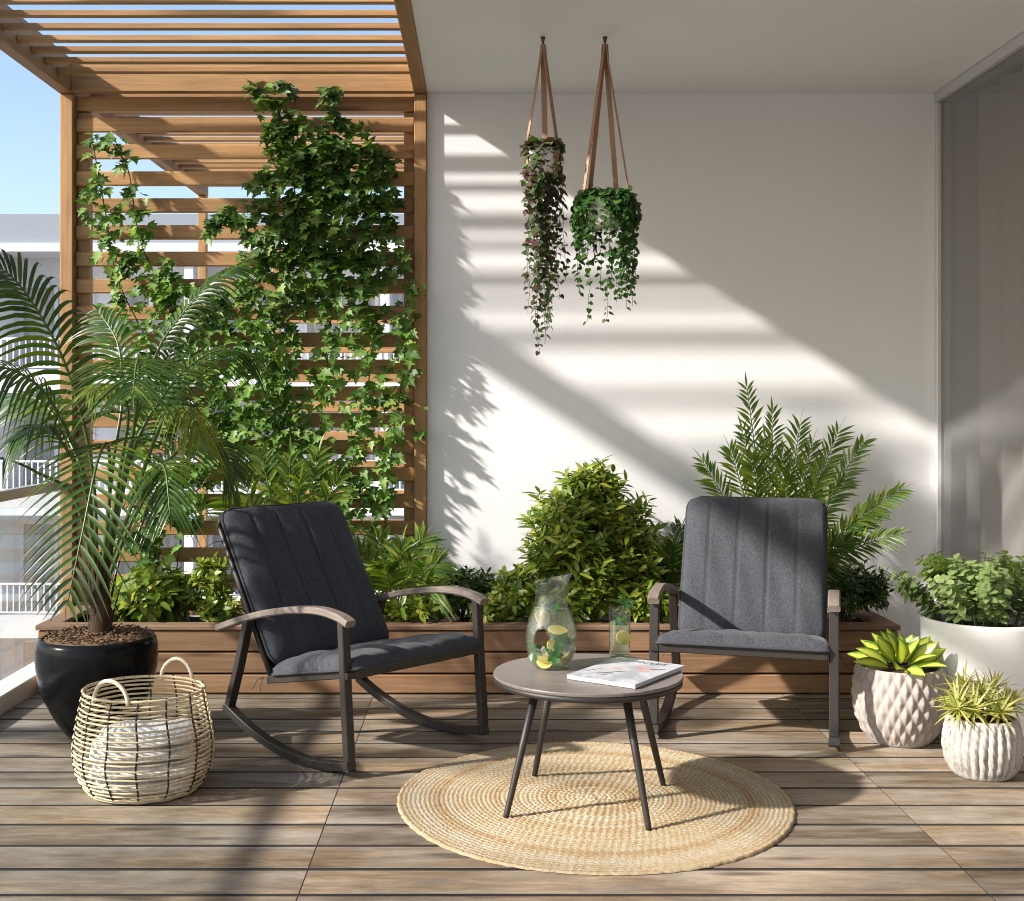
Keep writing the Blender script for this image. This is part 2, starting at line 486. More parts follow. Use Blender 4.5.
cl = MB(); cl.box(-.276, 6.5, -1.6, WALLY+.25, CEIL, CEIL+.26)
tag(cl.build('ceiling', M['ceil']), 'white plastered underside of the balcony above, over the two hanging plants', 'ceiling')
wl = MB(); wl.box(-.277, 6.5, WALLY, WALLY+.22, -.108, CEIL-.001)
tag(wl.build('plastered_wall', M['wall']), 'white plastered wall striped by sunlight behind the hanging plants', 'wall')

# ------------------------------------------------------------------ glazed door on the right, curtain, room behind it
door = empty('sliding_door', (XG, 3, 0), 0, 'tall glazed sliding door with grey frame along the right side', 'door')
def rel(o, p): o.location = V(o.location) - V(p.location); return o
f = MB()
f.bbox(XG-.012, XG+.06, WALLY-.034, WALLY-.001, -.02, CEIL-.052, .003)
f.bbox(XG-.010, XG+.058, -1.5, WALLY-.036, -.02, .045, .003)
f.bbox(XG-.010, XG+.058, 2.0, 2.06, .047, CEIL-.052, .003)
rel(f.build('frame', M['alu'], door), door)
f = MB(); f.bbox(XG-.016, XG+.07, -1.5, WALLY-.001, CEIL-.05, CEIL-.002, .003)
rel(f.build('top_track', M['alu'], door), door)
f = MB(); f.box(XG+.006, XG+.014, 2.062, WALLY-.036, .046, CEIL-.053)
rel(f.build('pane', M['glass_door'], door), door)
f = MB(); f.box(XG+.006, XG+.014, -1.45, 1.998, .046, CEIL-.053)
rel(f.build('pane', M['glass_door'], door), door)
cu = MB()
def cf(u, v):
    y = -1.3 + 7.24*u
    ph = y*24 + 2.2*math.sin(y*2.3) + 1.3*math.sin(y*5.1)
    amp = .034 + .018*math.sin(y*3.7+1)
    return (XG+.15 + amp*math.sin(ph)*(.75+.25*v) + .01*math.sin(y*9+v*2), y, .02 + v*(CEIL-.06))
cu.grid(cf, 900, 6)
tag(cu.build('curtain', M['curtain']), 'pale grey sheer curtain hanging in folds behind the glass door', 'curtain')
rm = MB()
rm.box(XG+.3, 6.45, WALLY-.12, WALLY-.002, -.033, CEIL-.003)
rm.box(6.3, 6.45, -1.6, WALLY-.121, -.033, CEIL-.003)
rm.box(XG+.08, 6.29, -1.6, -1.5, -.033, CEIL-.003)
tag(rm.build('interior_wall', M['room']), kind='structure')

# ------------------------------------------------------------------ slatted screen
scr = empty('slatted_screen', (-1.18, WALLY, 0), 0, 'honey brown slatted timber screen the ivy climbs, beside the white wall', 'screen')
SX0, SX1 = -2.088, -.279
f = MB(); f.bbox(SX0, SX0+.064, WALLY-.035, WALLY+.10, -.03, CEIL-.012, .004); rel(f.build('post', M['cedar_z'], scr), scr)
f = MB(); f.bbox(SX1-.060, SX1, WALLY-.035, WALLY+.10, -.03, CEIL-.012, .004); rel(f.build('post', M['cedar_z'], scr), scr)
f = MB(); f.bbox(SX0+.066, SX0+.13, WALLY+.03, WALLY+.075, -.03, CEIL-.09, .003); rel(f.build('back_batten', M['cedar_z'], scr), scr)
f = MB(); f.bbox(SX1-.115, SX1-.062, WALLY+.03, WALLY+.075, -.03, CEIL-.09, .003); rel(f.build('back_batten', M['cedar_z'], scr), scr)
f = MB(); f.bbox(SX0+.065, SX1-.061, WALLY+.012, WALLY+.07, CEIL-.085, CEIL-.014, .004); rel(f.build('top_rail', M['cedar'], scr), scr)
f = MB()
pz = 26.9*WALLY/1240; hz = 14.4*WALLY/1240
z = 1.3 + (405-110.)*WALLY/1240 - pz*.27
while z > .12:
    f.bbox(SX0+.0655, SX1-.0615, WALLY+.001, WALLY+.028, z-hz, z, .005)
    z -= pz
rel(f.build('slat_panel', M['cedar'], scr), scr)

# ------------------------------------------------------------------ pergola roof
pg = empty('pergola', (-1.18, 4, CEIL), 0, 'honey brown timber pergola roof of parallel slats over the left side', 'pergola')
PY0, PY1 = .9, 9.15
f = MB(); f.bbox(SX0-.004, SX0+.062, PY0, PY1, CEIL-.010, CEIL+.16, .004); rel(f.build('beam', M['cedar_y'], pg), pg)
f = MB(); f.bbox(SX1-.062, SX1+.001, PY0, PY1, CEIL-.010, CEIL+.14, .004); rel(f.build('beam', M['cedar_y'], pg), pg)
f = MB(); f.bbox(SX0+.063, SX1-.063, WALLY-.06, WALLY-.012, CEIL-.008, CEIL+.13, .004); rel(f.build('header_beam', M['cedar'], pg), pg)
f = MB(); f2 = MB()
y = PY0 + .06
zb = CEIL + .036
while y < PY1-.1:
    if abs(y+.02-(WALLY-.04)) > .11:
        f.bbox(SX0+.064, SX1-.064, y, y+(.046 if y > 5.35 else .036), zb, zb+.024, .002)
    if y > 5.3 and abs(y+.11-(WALLY-.04)) > .11:
        f2.bbox(SX0+.0645, SX1-.0645, y+.098, y+.122, zb+.026, zb+.046, .002)
    y += .17
rel(f.build('slat_panel', M['cedar'], pg), pg)
rel(f2.build('slat_panel', M['cedar'], pg), pg)
f = MB(); f.bbox(SX0+.063, SX1-.063, PY0, PY0+.05, CEIL-.008, CEIL+.13, .004); rel(f.build('header_beam', M['cedar'], pg), pg)

# a second slatted screen further along the terrace
s2 = empty('slatted_screen', (-.85, 9.2, 0), 0, 'far timber screen of widely spaced slats glimpsed behind the ivy', 'screen')
f = MB()
z = 2.2
while z > .1:
    f.bbox(-1.50, -.33, 9.20, 9.235, z-.075, z, .004); z -= .219
rel(f.build('slat_panel', M['cedar'], s2), s2)
for xx in (-1.56, -.329):
    f = MB(); f.bbox(xx, xx+.058, 9.17, 9.24, -.03, CEIL-.013, .004); rel(f.build('post', M['cedar_z'], s2), s2)
f = MB(); f.bbox(SX0, SX0+.06, 9.08, 9.14, -.03, CEIL-.012, .004); rel(f.build('post', M['cedar_z'], s2), s2)

# ------------------------------------------------------------------ glass balustrade on the left
ba = empty('glass_balustrade', (-2.08, 3, 0), 0, 'clear glass balustrade with grey top rail and pale sill along the left edge', 'balustrade')
f = MB(); f.bbox(-2.15, -2.023, -1.5, WALLY-.04, -.032, .075, .006); rel(f.build('sill', M['sill'], ba), ba)
f = MB(); f.bbox(-2.105, -2.055, -1.5, WALLY-.04, .885, .93, .006); rel(f.build('top_rail', M['rail'], ba), ba)
f = MB(); f.box(-2.086, -2.074, -1.5, WALLY-.041, .0755, .8845); rel(f.build('pane', M['glass_bal'], ba), ba)

# ------------------------------------------------------------------ planter box
PX0, PX1, PYF = -2.0, 1.865, 5.559
pl = empty('planter_box', (-.07, PYF, 0), 0, 'long low timber planter box of stained boards against the wall', 'planter')
f = MB()
zz = [.004, .094, .192, .290]
for a, b in zip(zz, zz[1:]):
    f.bbox(PX0+.004, PX1-.004, PYF, PYF+.03, a+.004, b-.004, .004)
    f.bbox(PX0+.001, PX0+.029, PYF+.032, WALLY-.04, a+.004, b-.004, .004)
    f.bbox(PX1-.029, PX1-.001, PYF+.032, WALLY-.04, a+.004, b-.004, .004)
rel(f.build('side_boards', M['planter'], pl), pl)
f = MB(); f.box(PX0+.03, PX1-.03, PYF+.031, PYF+.036, .003, .288); rel(f.build('liner', M['soil'], pl), pl)
f = MB()
f.bbox(PX0-.006, PX1+.006, PYF-.008, PYF+.085, .290, .313, .004)
f.bbox(PX0-.006, PX0+.09, PYF+.086, WALLY-.041, .290, .313, .004)
f.bbox(PX1-.09, PX1+.006, PYF+.086, WALLY-.041, .290, .313, .004)
rel(f.build('cap', M['planter_cap'], pl), pl)
f = MB()
f.grid(lambda u, v: (PX0+.03+(PX1-PX0-.06)*u, PYF+.037+(WALLY-.045-PYF-.037)*v,
                     .268+.012*math.sin(u*57+v*3)*math.sin(v*9+u*31)), 160, 20)
rel(f.build('soil', M['soil'], pl), pl)

# ------------------------------------------------------------------ apartment block across the street
BY = 31.5
bd = empty('apartment_building', (-8, BY, -12), 0, 'white apartment block with rows of railed balconies beyond the balustrade', 'building')
BX0, BX1 = -26.4, 7.2
f = MB(); f.box(BX0, BX1, BY, BY+12, -12, 5.15); rel(f.build('wall', M['bwhite'], bd), bd)
f = MB(); f.box(BX0-.3, BX1+.3, BY-1.3, BY+12.2, 5.24, 5.95); rel(f.build('parapet', M['bgrey'], bd), bd)
f = MB(); f.box(BX0-.35, BX1+.35, BY-1.4, BY+12.3, 5.03, 5.235); rel(f.build('cornice', M['bslab'], bd), bd)
bay = 2.4
nb = int((BX1-BX0)/bay)
for lv in range(4):
    rt = 2.95 - 3*lv            # top of the railing
    f = MB(); f.box(BX0, BX1, BY-1.2, BY-.002, rt-1.35, rt-.78); ob = rel(f.build('balcony', M['bslab'], bd), bd)
    f = MB()
    f.box(BX0, BX1, BY-1.19, BY-1.15, rt-.05, rt); f.box(BX0, BX1, BY-1.185, BY-1.155, rt-.74, rt-.70)
    x = BX0+.05
    while x < BX1:
        f.box(x, x+.03, BY-1.183, BY-1.157, rt-.70, rt-.05); x += .15
    rel(f.build('railing', M['brail'], bd), bd)
    for b in range(nb):
        x0 = BX0 + b*bay
        if x0 < -15 or x0 > 1.: continue
        zt = rt + 1.42 - (.0); zb2 = rt - .76
        f = MB()
        f.box(x0+.25, x0+2.15, BY-.06, BY-.003, zt-.09, zt); f.box(x0+.25, x0+2.15, BY-.06, BY-.003, zb2, zb2+.09)
        for xx in (x0+.25, x0+1.13, x0+2.06): f.box(xx, xx+.09, BY-.058, BY-.004, zb2+.091, zt-.091)
        wf = rel(f.build('window', M['bframe'], bd), bd)
        f = MB(); f.box(x0+.26, x0+2.14, BY-.03, BY-.002, zb2+.02, zt-.02)
        pa = f.build('pane', M['bpane'], wf); pa.location = V((0,0,0)) 
for k in range(nb+1):
    x0 = BX0 + k*bay
    if k % 2 == 0 and -15 < x0 < 3:
        f = MB(); f.box(x0-.11, x0+.11, BY-1.16, BY-.004, -12, 5.02)
        rel(f.build('partition', M['bwhite'], bd), bd)
# ================================================================== furniture
M['frame'] = mat_plain('bronze_frame_paint', (.022,.0175,.015), .5, .0, nscale=120, var=.12, bumps=.05)
M['arm'] = mat_wood('armrest_wood', (.13,.102,.085), (.215,.175,.15), (.28,.235,.205), 'y', 1.2, .5, .12, bumps=.12, knots=False)
M['black'] = mat_plain('black_rubber', (.012,.012,.012), .6)
def mat_fabric(name, a, b):
    m, nt, out = new_mat(name)
    co = objco(nt)
    wx = noise(nt, mapped(nt, co, (110, 420, 420)), 1., 2, .5)
    wz = noise(nt, mapped(nt, co, (420, 90, 90)), 1., 2, .5)
    t = math_(nt, 'ADD', math_(nt, 'MULTIPLY', wx, .5), math_(nt, 'MULTIPLY', wz, .5))
    big = noise(nt, co, 5, 4, .6)
    c = ramp(nt, t, [(.36, a), (.62, b)])
    c = mixc(nt, math_(nt, 'MULTIPLY', big, .35), c, a)
    h = math_(nt, 'ADD', math_(nt, 'MULTIPLY', t, .7), math_(nt, 'MULTIPLY', noise(nt, co, 22, 4, .6), .8))
    principled(nt, out, Base_Color=c, Roughness=.92, Normal=bump(nt, h, .35, .006), Specular_IOR_Level=.2, Sheen_Weight=.08, Sheen_Roughness=.5)
    return m
M['fabric'] = mat_fabric('charcoal_fabric', (.025,.028,.035), (.074,.078,.088))
M['piping'] = mat_plain('charcoal_piping', (.035,.036,.04), .9, nscale=200, var=.2)

def rx_lim(b, H, Wd, r):
    d = abs(b) - (H-r)
    return Wd if d <= 0 else Wd - r + math.sqrt(max(0, r*r - d*d))
def cushion(O, U, Vv, N, W, L, T, r=.05, seams=(), tuft=0., nu=72, nv=56, sag=0., pw=.42, crease=0.):
    """soft pad: O is the middle of the lower edge, U across, Vv along, N outward"""
    mb = MB()
    def edge(a, b):
        e = (1-abs(a)**6)*(1-abs(b)**6)
        return max(0, e)**pw
    def pt(a, b, side):
        y = b*L/2
        x = a*rx_lim(y, L/2, W/2, r)
        h = edge(a, b)
        wob = 1 + .10*math.sin(a*5.3+b*2.1)*math.sin(b*4.7-a*1.7) + .05*math.sin(a*17+b*5)
        for sx in seams:
            h *= 1 - .22*math.exp(-((a-sx)/.012)**2) * (1-abs(b)**8)
        if tuft: wob += tuft*math.sin(a*19)*smoothstep(.55, .95, abs(b))
        if crease: wob += crease*math.sin(a*31+2*math.sin(a*7))*(smoothstep(.3, .95, -b)+.3*smoothstep(.5,.95,b))
        z = T*h*wob if side > 0 else -.012*h
        z += sag*(1-a*a)*(1-b*b)*-1
        return O + U*x + Vv*(y + L/2) + N*z
    for side in (1, -1):
        vs = [pt(-1+2*i/nu, -1+2*j/nv, side) for j in range(nv+1) for i in range(nu+1)]
        fs = []
        for j in range(nv):
            for i in range(nu):
                q = (j*(nu+1)+i, j*(nu+1)+i+1, (j+1)*(nu+1)+i+1, (j+1)*(nu+1)+i)
                fs.append(q if side > 0 else q[::-1])
        mb.add(vs, fs)
    rim = []
    for k in range(160):
        t = k/160*4; s_ = int(t); q = t-s_
        a, b = [(-1+2*q, -1), (1, -1+2*q), (1-2*q, 1), (-1, 1-2*q)][s_]
        rim.append(O + U*(a*rx_lim(b*L/2, L/2, W/2, r)) + Vv*(b*L/2+L/2) + N*.002)
    return mb, rim

def make_chair():
    ch = empty('rocking_chair', (0,0,0), 0, 'x', 'rocking chair', 'matching rocking chairs with charcoal cushions')
    hw = .338
    Rr = 1.03
    rz = lambda t: (t-.25)**2/(2*Rr)
    for sg in (-1, 1):
        x = sg*hw
        f = MB(); f.bar_yz([(t, rz(t)+.016) for t in [i*.74/24-.0 for i in range(25)]], x, .040, .030); f.build('rocker', M['frame'], ch)
        f = MB(); f.bar_yz([(.012, rz(0)+.032), (.028, .27), (.045, .545)], x, .036, .030); f.build('leg', M['frame'], ch)
        f = MB(); f.bar_yz([(.722, rz(.722)+.03), (.66, .30), (.60, .485)], x, .036, .030); f.build('leg', M['frame'], ch)
        arm = [(p.x, p.y) for p in spline([(.005,.538,0),(.06,.556,0),(.17,.566,0),(.32,.552,0),(.48,.522,0),(.63,.482,0),(.79,.43,0)], 26)]
        f = MB(); f.bar_yz(arm, x, .046, .026, .005); f.build('armrest', M['arm'], ch)
        f = MB(); f.bbox(x-.021, x+.021, -.006, .030, rz(0)-.028+.022, rz(0)+.001+.000, .003); f.build('glide', M['black'], ch)
    # seat frame: two side rails, front and back rail, webbing
    sr = MB()
    zf, zr = .355, .262
    for sg in (-1, 1):
        sr.bar_yz([(.034, zf), (.515, zr)], sg*.302, .030, .028)
    sr.bbox(-.3165, .3165, .004, .0325, zf-.013, zf+.016, .003)
    sr.bbox(-.2865, .2865, .505, .535, zr-.015, zr+.012, .003)
    for sg in (-1, 1):
        sr.bbox(sg*.335-.018 if sg < 0 else .3175, -.3175 if sg < 0 else .3195, .006, .030, zf-.011, zf+.012, .002)
    sr.build('seat_frame', M['frame'], ch)
    sl_ = MB()
    for k in range(9):
        t = .05 + k*.055
        zz_ = zf + (zr-zf)*(t-.034)/.48 + .006
        sl_.bbox(-.286, .286, t, t+.03, zz_-.004, zz_, .001)
    sl_.build('webbing', M['black'], ch)
    # back frame
    d = V((0, .865-.49, .885-.285)); L = d.length; d.normalize()
    bn = V((0, -d.z, d.y))     # outward (towards the sitter)
    bf = MB()
    for sg in (-1, 1):
        p0 = V((sg*.290, .515, .262)); p1 = V((sg*.284, .872, .815)); p2 = V((sg*.262, .889, .852)); 
        bf.tube([p0, p0.lerp(p1, .5), p1, p2, V((sg*.22, .897, .862))], .012, 8)
    bf.tube([V((-.22,.897,.862)), V((0,.897,.864)), V((.22,.897,.862))], .012, 8)
    bf.build('back_frame', M['frame'], ch)
    bs = MB()
    a = V((0, .525, .275)).lerp(V((0, .885, .84)), .04); b_ = V((0, .525, .275)).lerp(V((0, .885, .84)), .98)
    vs = [a+V((-.283,0,0)), a+V((.283,0,0)), b_+V((.27,0,0)), b_+V((-.27,0,0))]
    bs.add(vs + [v - bn*.004 for v in vs], [(0,1,2,3),(7,6,5,4),(0,4,5,1),(1,5,6,2),(2,6,7,3),(3,7,4,0)], flat=True)
    bs.build('back_sling', M['black'], ch)
    mb, rim = cushion(V((0,.498,.312)), V((1,0,0)), d, bn, .605, .672, .052, .06, seams=(-.63,-.215,.2,.62), tuft=.02, sag=-.0, pw=.36)
    bc = mb.build('back_cushion', M['fabric'], ch)
    pm = MB(); pm.tube(rim, .006, 6, closed=True); pm.build('piping', M['piping'], bc)
    ds = V((0, .52, -.098)).normalized()
    ns = V((0, -ds.z, ds.y))
    mb, rim = cushion(V((0,-.006,.378)), V((1,0,0)), ds, ns, .655, .500, .060, .03, seams=(), tuft=.0, pw=.30, crease=.028, nu=110)
    sc_ = mb.build('seat_cushion', M['fabric'], ch)
    pm = MB(); pm.tube(rim, .0055, 6, closed=True); pm.build('piping', M['piping'], sc_)
    # loose ties
    for (bx, by, bz) in ((-.325,.52,.27), (.325,.52,.27), (-.315,.80,.76), (.315,.80,.76)):
        tm = MB()
        for k in range(2):
            q = [V((bx, by, bz))]
            dd = V((math.copysign(.5, bx)+rnd.uniform(-.4,.4), rnd.uniform(-.3,.5), rnd.uniform(-.2,.4)))
            for i in range(5):
                q.append(q[-1] + dd*.016); dd += V((rnd.uniform(-.3,.3), rnd.uniform(-.3,.3), -.35))
            tm.tube(spline(q, 12), .0016, 4)
        tm.build('cushion_tie', M['piping'], ch)
    return ch
ch1 = make_chair()
ch1.location = (-.224, 4.553, 0); ch1.rotation_euler.z = R(46.5)
ch1['label'] = 'charcoal cushioned rocking chair turned sideways in front of the ivy screen'
ch2 = copy_tree(ch1)
ch2.location = (.985, 4.72, 0); ch2.rotation_euler.z = R(-16)
ch2['label'] = 'charcoal cushioned rocking chair facing the camera beside the round table'

# ------------------------------------------------------------------ rug
def mat_rug():
    m, nt, out = new_mat('jute_braid')
    co = objco(nt)
    ln = nd(nt, 'ShaderNodeVectorMath', {0: co}, operation='LENGTH').outputs['Value']
    bands = noise(nt, nd(nt, 'ShaderNodeCombineXYZ', {0: math_(nt, 'MULTIPLY', ln, 11.)}).outputs[0], 1., 3, .7)
    spots = noise(nt, co, 85, 4, .7)
    blot = noise(nt, co, 11, 4, .65)
    f = math_(nt, 'ADD', math_(nt, 'MULTIPLY', bands, .75), math_(nt, 'ADD', math_(nt, 'MULTIPLY', spots, .45), math_(nt, 'MULTIPLY', blot, .22)))
    c = ramp(nt, f, [(.44, (.44,.42,.355)), (.58, (.425,.385,.30)), (.70, (.395,.315,.195)), (.90, (.28,.165,.075))])
    h = math_(nt, 'ADD', spots, math_(nt, 'MULTIPLY', noise(nt, co, 320, 2, .6), .7))
    principled(nt, out, Base_Color=c, Roughness=.95, Normal=bump(nt, h, .6, .006), Specular_IOR_Level=.1)
    return m
rg = MB()
RR = .668; NR = 42; NA = 420; SPR = 4
def rug_pt(j, k):
    a = 2*math.pi*k/NA; q = j/(NR*SPR); r = RR*q
    ring = min(int(q*NR), NR-1); ph = q*NR-ring
    h = .0062 + .0026*math.sin(math.pi*min(1, ph))**.6
    nbr = max(8, int(2*math.pi*(ring+.5)*RR/NR/.024))
    h += .0020*math.sin(a*nbr + (ph-.5)*2.6*(1 if ring % 2 else -1) + ring)*math.sin(math.pi*min(1, ph))
    h += .0015*math.sin(a*3+r*5)
    wob = 1 + (.006*math.sin(a*2+1) + .004*math.sin(a*5) + .0022*math.sin(a*67+2*math.sin(a*9)) + .0015*math.sin(a*131))*q
    return (r*wob*math.cos(a)*.962, r*wob*math.sin(a), max(.0035, h))
vs = []; fs = []
J = NR*SPR
for j in range(1, J+1):
    for k in range(NA): vs.append(rug_pt(j, k))
for j in range(J-1):
    for k in range(NA):
        l = (k+1) % NA
        fs.append((j*NA+k, j*NA+l, (j+1)*NA+l, (j+1)*NA+k)[::-1])
fs.append(tuple(range(NA)))
vs2 = [(x*1.002, y*1.002, .0008) for x, y, z in vs[-NA:]]
o0 = len(vs); vs += vs2
for k in range(NA):
    l = (k+1) % NA
    fs.append(((J-1)*NA+k, o0+k, o0+l, (J-1)*NA+l))
rg.add(vs, [f[::-1] for f in fs])
tag(rg.build('round_rug', mat_rug(), loc=(.365, 4.088, 0)), 'round braided jute rug under the coffee table', 'rug')

# ------------------------------------------------------------------ coffee table
M['ttop'] = mat_wood('table_top', (.105,.092,.085), (.19,.165,.152), (.275,.245,.228), 'x', 1.3, .42, .06, bumps=.1, knots=False)
TX, TY, TZ = .342, 4.045, .428
tb = empty('coffee_table', (TX, TY, 0), R(8), 'small round grey coffee table on four splayed dark legs', 'table')
f = MB()
pr = [(.0001,-.011),(.305,-.011),(.307,-.009),(.307,-.003),(.3055,0),(.0001,0)]
for s0 in (0, 1):   # two half boards with a joint between them
    n = 60; prof = pr
    vs = []; fs = []
    ad = R(-82)
    for (r, z) in prof:
        for k in range(n+1):
            a = ad + math.pi*(s0 + k/n)
            vs.append((r*math.cos(a) - math.sin(ad)*.0009*(1 if s0 == 0 else -1), r*math.sin(a) + math.cos(ad)*.0009*(1 if s0 == 0 else -1), TZ+z))
    m_ = len(prof)
    for i in range(m_-1):
        for k in range(n): fs.append((i*(n+1)+k, i*(n+1)+k+1, (i+1)*(n+1)+k+1, (i+1)*(n+1)+k))
    f.add(vs, fs, flat=True)
f.build('tabletop', M['ttop'], tb)
f = MB(); f.lathe([(.302,TZ-.030),(.3062,TZ-.028),(.3062,TZ-.0118),(.285,TZ-.0118),(.285,TZ-.030)], 72, closed=True)
f.build('apron_ring', M['frame'], tb)
f = MB(); f.bbox(-.285, .285, -.022, .022, TZ-.030, TZ-.0125, .002); f.bbox(-.022, .022, .023, .285, TZ-.0298, TZ-.0127, .002); f.bbox(-.022, .022, -.285, -.023, TZ-.0298, TZ-.0127, .002)
f.build('under_frame', M['frame'], tb)
for k in range(4):
    a = R(31-8+90*k)
    f = MB()
    top = V((.20*math.cos(a), .20*math.sin(a), TZ-.024)); bot = V((.317*math.cos(a), .317*math.sin(a), .004))
    f.tube([bot, bot.lerp(top, .04), bot.lerp(top, .5), top], [.0085, .0095, .012, .014], 14)
    f.build('leg', M['frame'], tb)

# ------------------------------------------------------------------ pitcher, tumbler
M['gl'] = mat_glass('clear_glass', (.94,.965,.95), 1.15)
def mat_water():
    m, nt, out = new_mat('lemon_water')
    t = nd(nt, 'ShaderNodeBsdfTransparent', {'Color': (.90,.92,.86,1)}).outputs[0]
    d = nd(nt, 'ShaderNodeBsdfTranslucent', {'Color': (.62,.62,.52,1)}).outputs[0]
    d2 = nd(nt, 'ShaderNodeBsdfDiffuse', {'Color': (.62,.62,.52,1)}).outputs[0]
    dd = nd(nt, 'ShaderNodeMixShader', {0: .5, 1: d, 2: d2}).outputs[0]
    a = nd(nt, 'ShaderNodeMixShader', {0: .17, 1: t, 2: dd}).outputs[0]
    fr = schlick(nt, .02)
    g_ = nd(nt, 'ShaderNodeBsdfGlossy', {'Roughness': .02}).outputs[0]
    mx = nd(nt, 'ShaderNodeMixShader', {0: fr, 1: a, 2: g_})
    nt.links.new(mx.outputs[0], out.inputs[0]); return m
M['water'] = mat_water()
M['mint'] = mat_leaf('mint_leaf', (.02,.10,.014), (.035,.17,.022), trans=.3, rough=.35)
M['lemon_rind'] = mat_plain('lemon_rind', (.58,.42,.035), .4, nscale=120, var=.08)
def mat_lemon():
    m, nt, out = new_mat('lemon_flesh')
    uv = nt.nodes.new('ShaderNodeTexCoord').outputs['UV']
    sep = nd(nt, 'ShaderNodeSeparateXYZ', {0: uv})
    seg = math_(nt, 'ABSOLUTE', math_(nt, 'SINE', math_(nt, 'MULTIPLY', sep.outputs[0], 9*math.pi)))
    f1 = ramp(nt, seg, [(.08, (1,1,1)), (.28, (0,0,0))])
    f2 = ramp(nt, sep.outputs[1], [(.80, (0,0,0)), (.86, (1,1,1))])
    c = mixc(nt, f1, (.50,.36,.045), (.56,.46,.18)); c = mixc(nt, f2, c, (.56,.47,.20))
    principled(nt, out, Base_Color=c, Roughness=.35); return m
M['lemon'] = mat_lemon()
def lemon_slice(name, c, n, r, parent, half=False):
    n = n.normalized(); u = n.orthogonal().normalized(); w_ = n.cross(u)
    mb = MB(); rim = MB(); K = 28
    for sg in (1, -1):
        vs = [c + n*(.0025*sg)]; fs = []; uv = []
        for k in range(K+1):
            a = 2*math.pi*k/K*(.5 if half else 1)
            vs.append(c + n*(.0025*sg) + (u*math.cos(a)+w_*math.sin(a))*r*.93)
        for k in range(K):
            q = (0, k+1, k+2); uvq = [((k+.5)/K, 0), (k/K, 1), ((k+1)/K, 1)]
            if sg < 0: q = q[::-1]; uvq = uvq[::-1]
            fs.append(q); uv.append(uvq)
        mb.add(vs, fs, uv)
    o = mb.build(name, M['lemon'], parent)
    vs = []; fs = []
    for k in range(K+1):
        a = 2*math.pi*k/K*(.5 if half else 1)
        e = u*math.cos(a)+w_*math.sin(a)
        vs += [c+n*.0025+e*r*.93, c+n*.0018+e*r, c-n*.0018+e*r, c-n*.0025+e*r*.93]
    for k in range(K):
        for q in range(3): fs.append((k*4+q, k*4+q+1, (k+1)*4+q+1, (k+1)*4+q))
    rim.add(vs, fs); rim.build('rind', M['lemon_rind'], o)
    return o
def mint_sprig(name, c, d, parent, k=6, L=.03):
    mb = MB()
    d = d.normalized(); u = d.orthogonal().normalized(); w_ = d.cross(u)
    for i in range(k):
        a = i*2.4; e = u*math.cos(a)+w_*math.sin(a)
        blade(mb, c + d*(i*.004), (e + d*.35), d + e*-.2, L*rnd.uniform(.8,1.1), L*.62, .15, 5, .25, prof_ell)
    mb.tube([c-d*.03, c, c+d*(k*.004)], .0012, 4)
    return mb.build(name, M['mint'], parent)
def boolean(base, cutters, op='DIFFERENCE'):
    for c in cutters:
        md = base.modifiers.new('b', 'BOOLEAN'); md.operation = op; md.object = c; md.solver = 'EXACT'
    dg = bpy.context.evaluated_depsgraph_get()
    me = bpy.data.meshes.new_from_object(base.evaluated_get(dg))
    base.modifiers.clear(); base.data = me
def drop(*obs):
    for o in obs: bpy.data.objects.remove(o, do_unlink=True)

pc_loc = V((.226, 4.125, TZ+.0006))
pit = empty('glass_pitcher', pc_loc, R(-2), 'clear glass pitcher of lemon and mint water with an eye shaped grip hole', 'pitcher')
outer = lerp_prof([(.0001,0),(.045,0),(.058,.006),(.075,.035),(.0865,.08),(.083,.13),(.069,.175),(.057,.205),(.051,.24),(.050,.27),(.052,.292)], 48)
inner = lerp_prof([(.0001,.007),(.044,.0075),(.056,.012),(.0715,.037),(.083,.08),(.0795,.13),(.0655,.175),(.0537,.205),(.0482,.24),(.0474,.27),(.0492,.293)], 48)
water_p = lerp_prof([(.0001,.0078),(.043,.0083),(.055,.013),(.0707,.038),(.0822,.08),(.0787,.13),(.0650,.172),(.0560,.196)], 40)
def solid(prof, top=None):
    f = MB(); pf = [(max(r, .0002), z) for r, z in prof]
    if top: pf = pf + [(pf[-1][0], top)]
    f.lathe(pf, 56, cap0=True, cap1=True)
    return f.build('tmp', M['gl'])
def tunnel(rx, rz, c, flare):
    f = MB(); n = 32; vs = []; fs = []; K = 14
    for i in range(K+1):
        y = -.12 + .24*i/K
        s_ = 1 + flare*(y/.12)**2
        for k in range(n):
            a = 2*math.pi*k/n
            vs.append((c[0]+rx*s_*math.cos(a), y, c[1]+rz*s_*math.sin(a)))
    for i in range(K):
        for k in range(n):
            l = (k+1) % n; fs.append((i*n+k, i*n+l, (i+1)*n+l, (i+1)*n+k)[::-1])
    fs.append(tuple(range(n))); fs.append(tuple(range(K*n, (K+1)*n))[::-1])
    f.add(vs, fs); return f.build('tmp', M['gl'])
TC = (-.031, .098)
g_out = solid(outer); g_in = solid(inner, .34); t_in = tunnel(.0200, .034, TC, .55); t_out = tunnel(.0230, .037, TC, .55)
wat = solid(water_p); t_w = tunnel(.0240, .038, TC, .55)
boolean(g_in, [t_out]); boolean(g_out, [g_in, t_in]); boolean(wat, [t_w])
for o in (g_out,):
    for v in o.data.vertices:
        q = smoothstep(.235, .292, v.co.z)
        if q > 0:
            a = math.atan2(v.co.y, v.co.x); e = max(0, math.cos(a))**6
            v.co.x += q*q*(.020*e); v.co.z += q*(.012*math.cos(a) + .010*e)
for o in (g_out, wat):
    for p in o.data.polygons: p.use_smooth = True
g_out.name = 'glass_body'; g_out.parent = pit; g_out.location = (0,0,0)
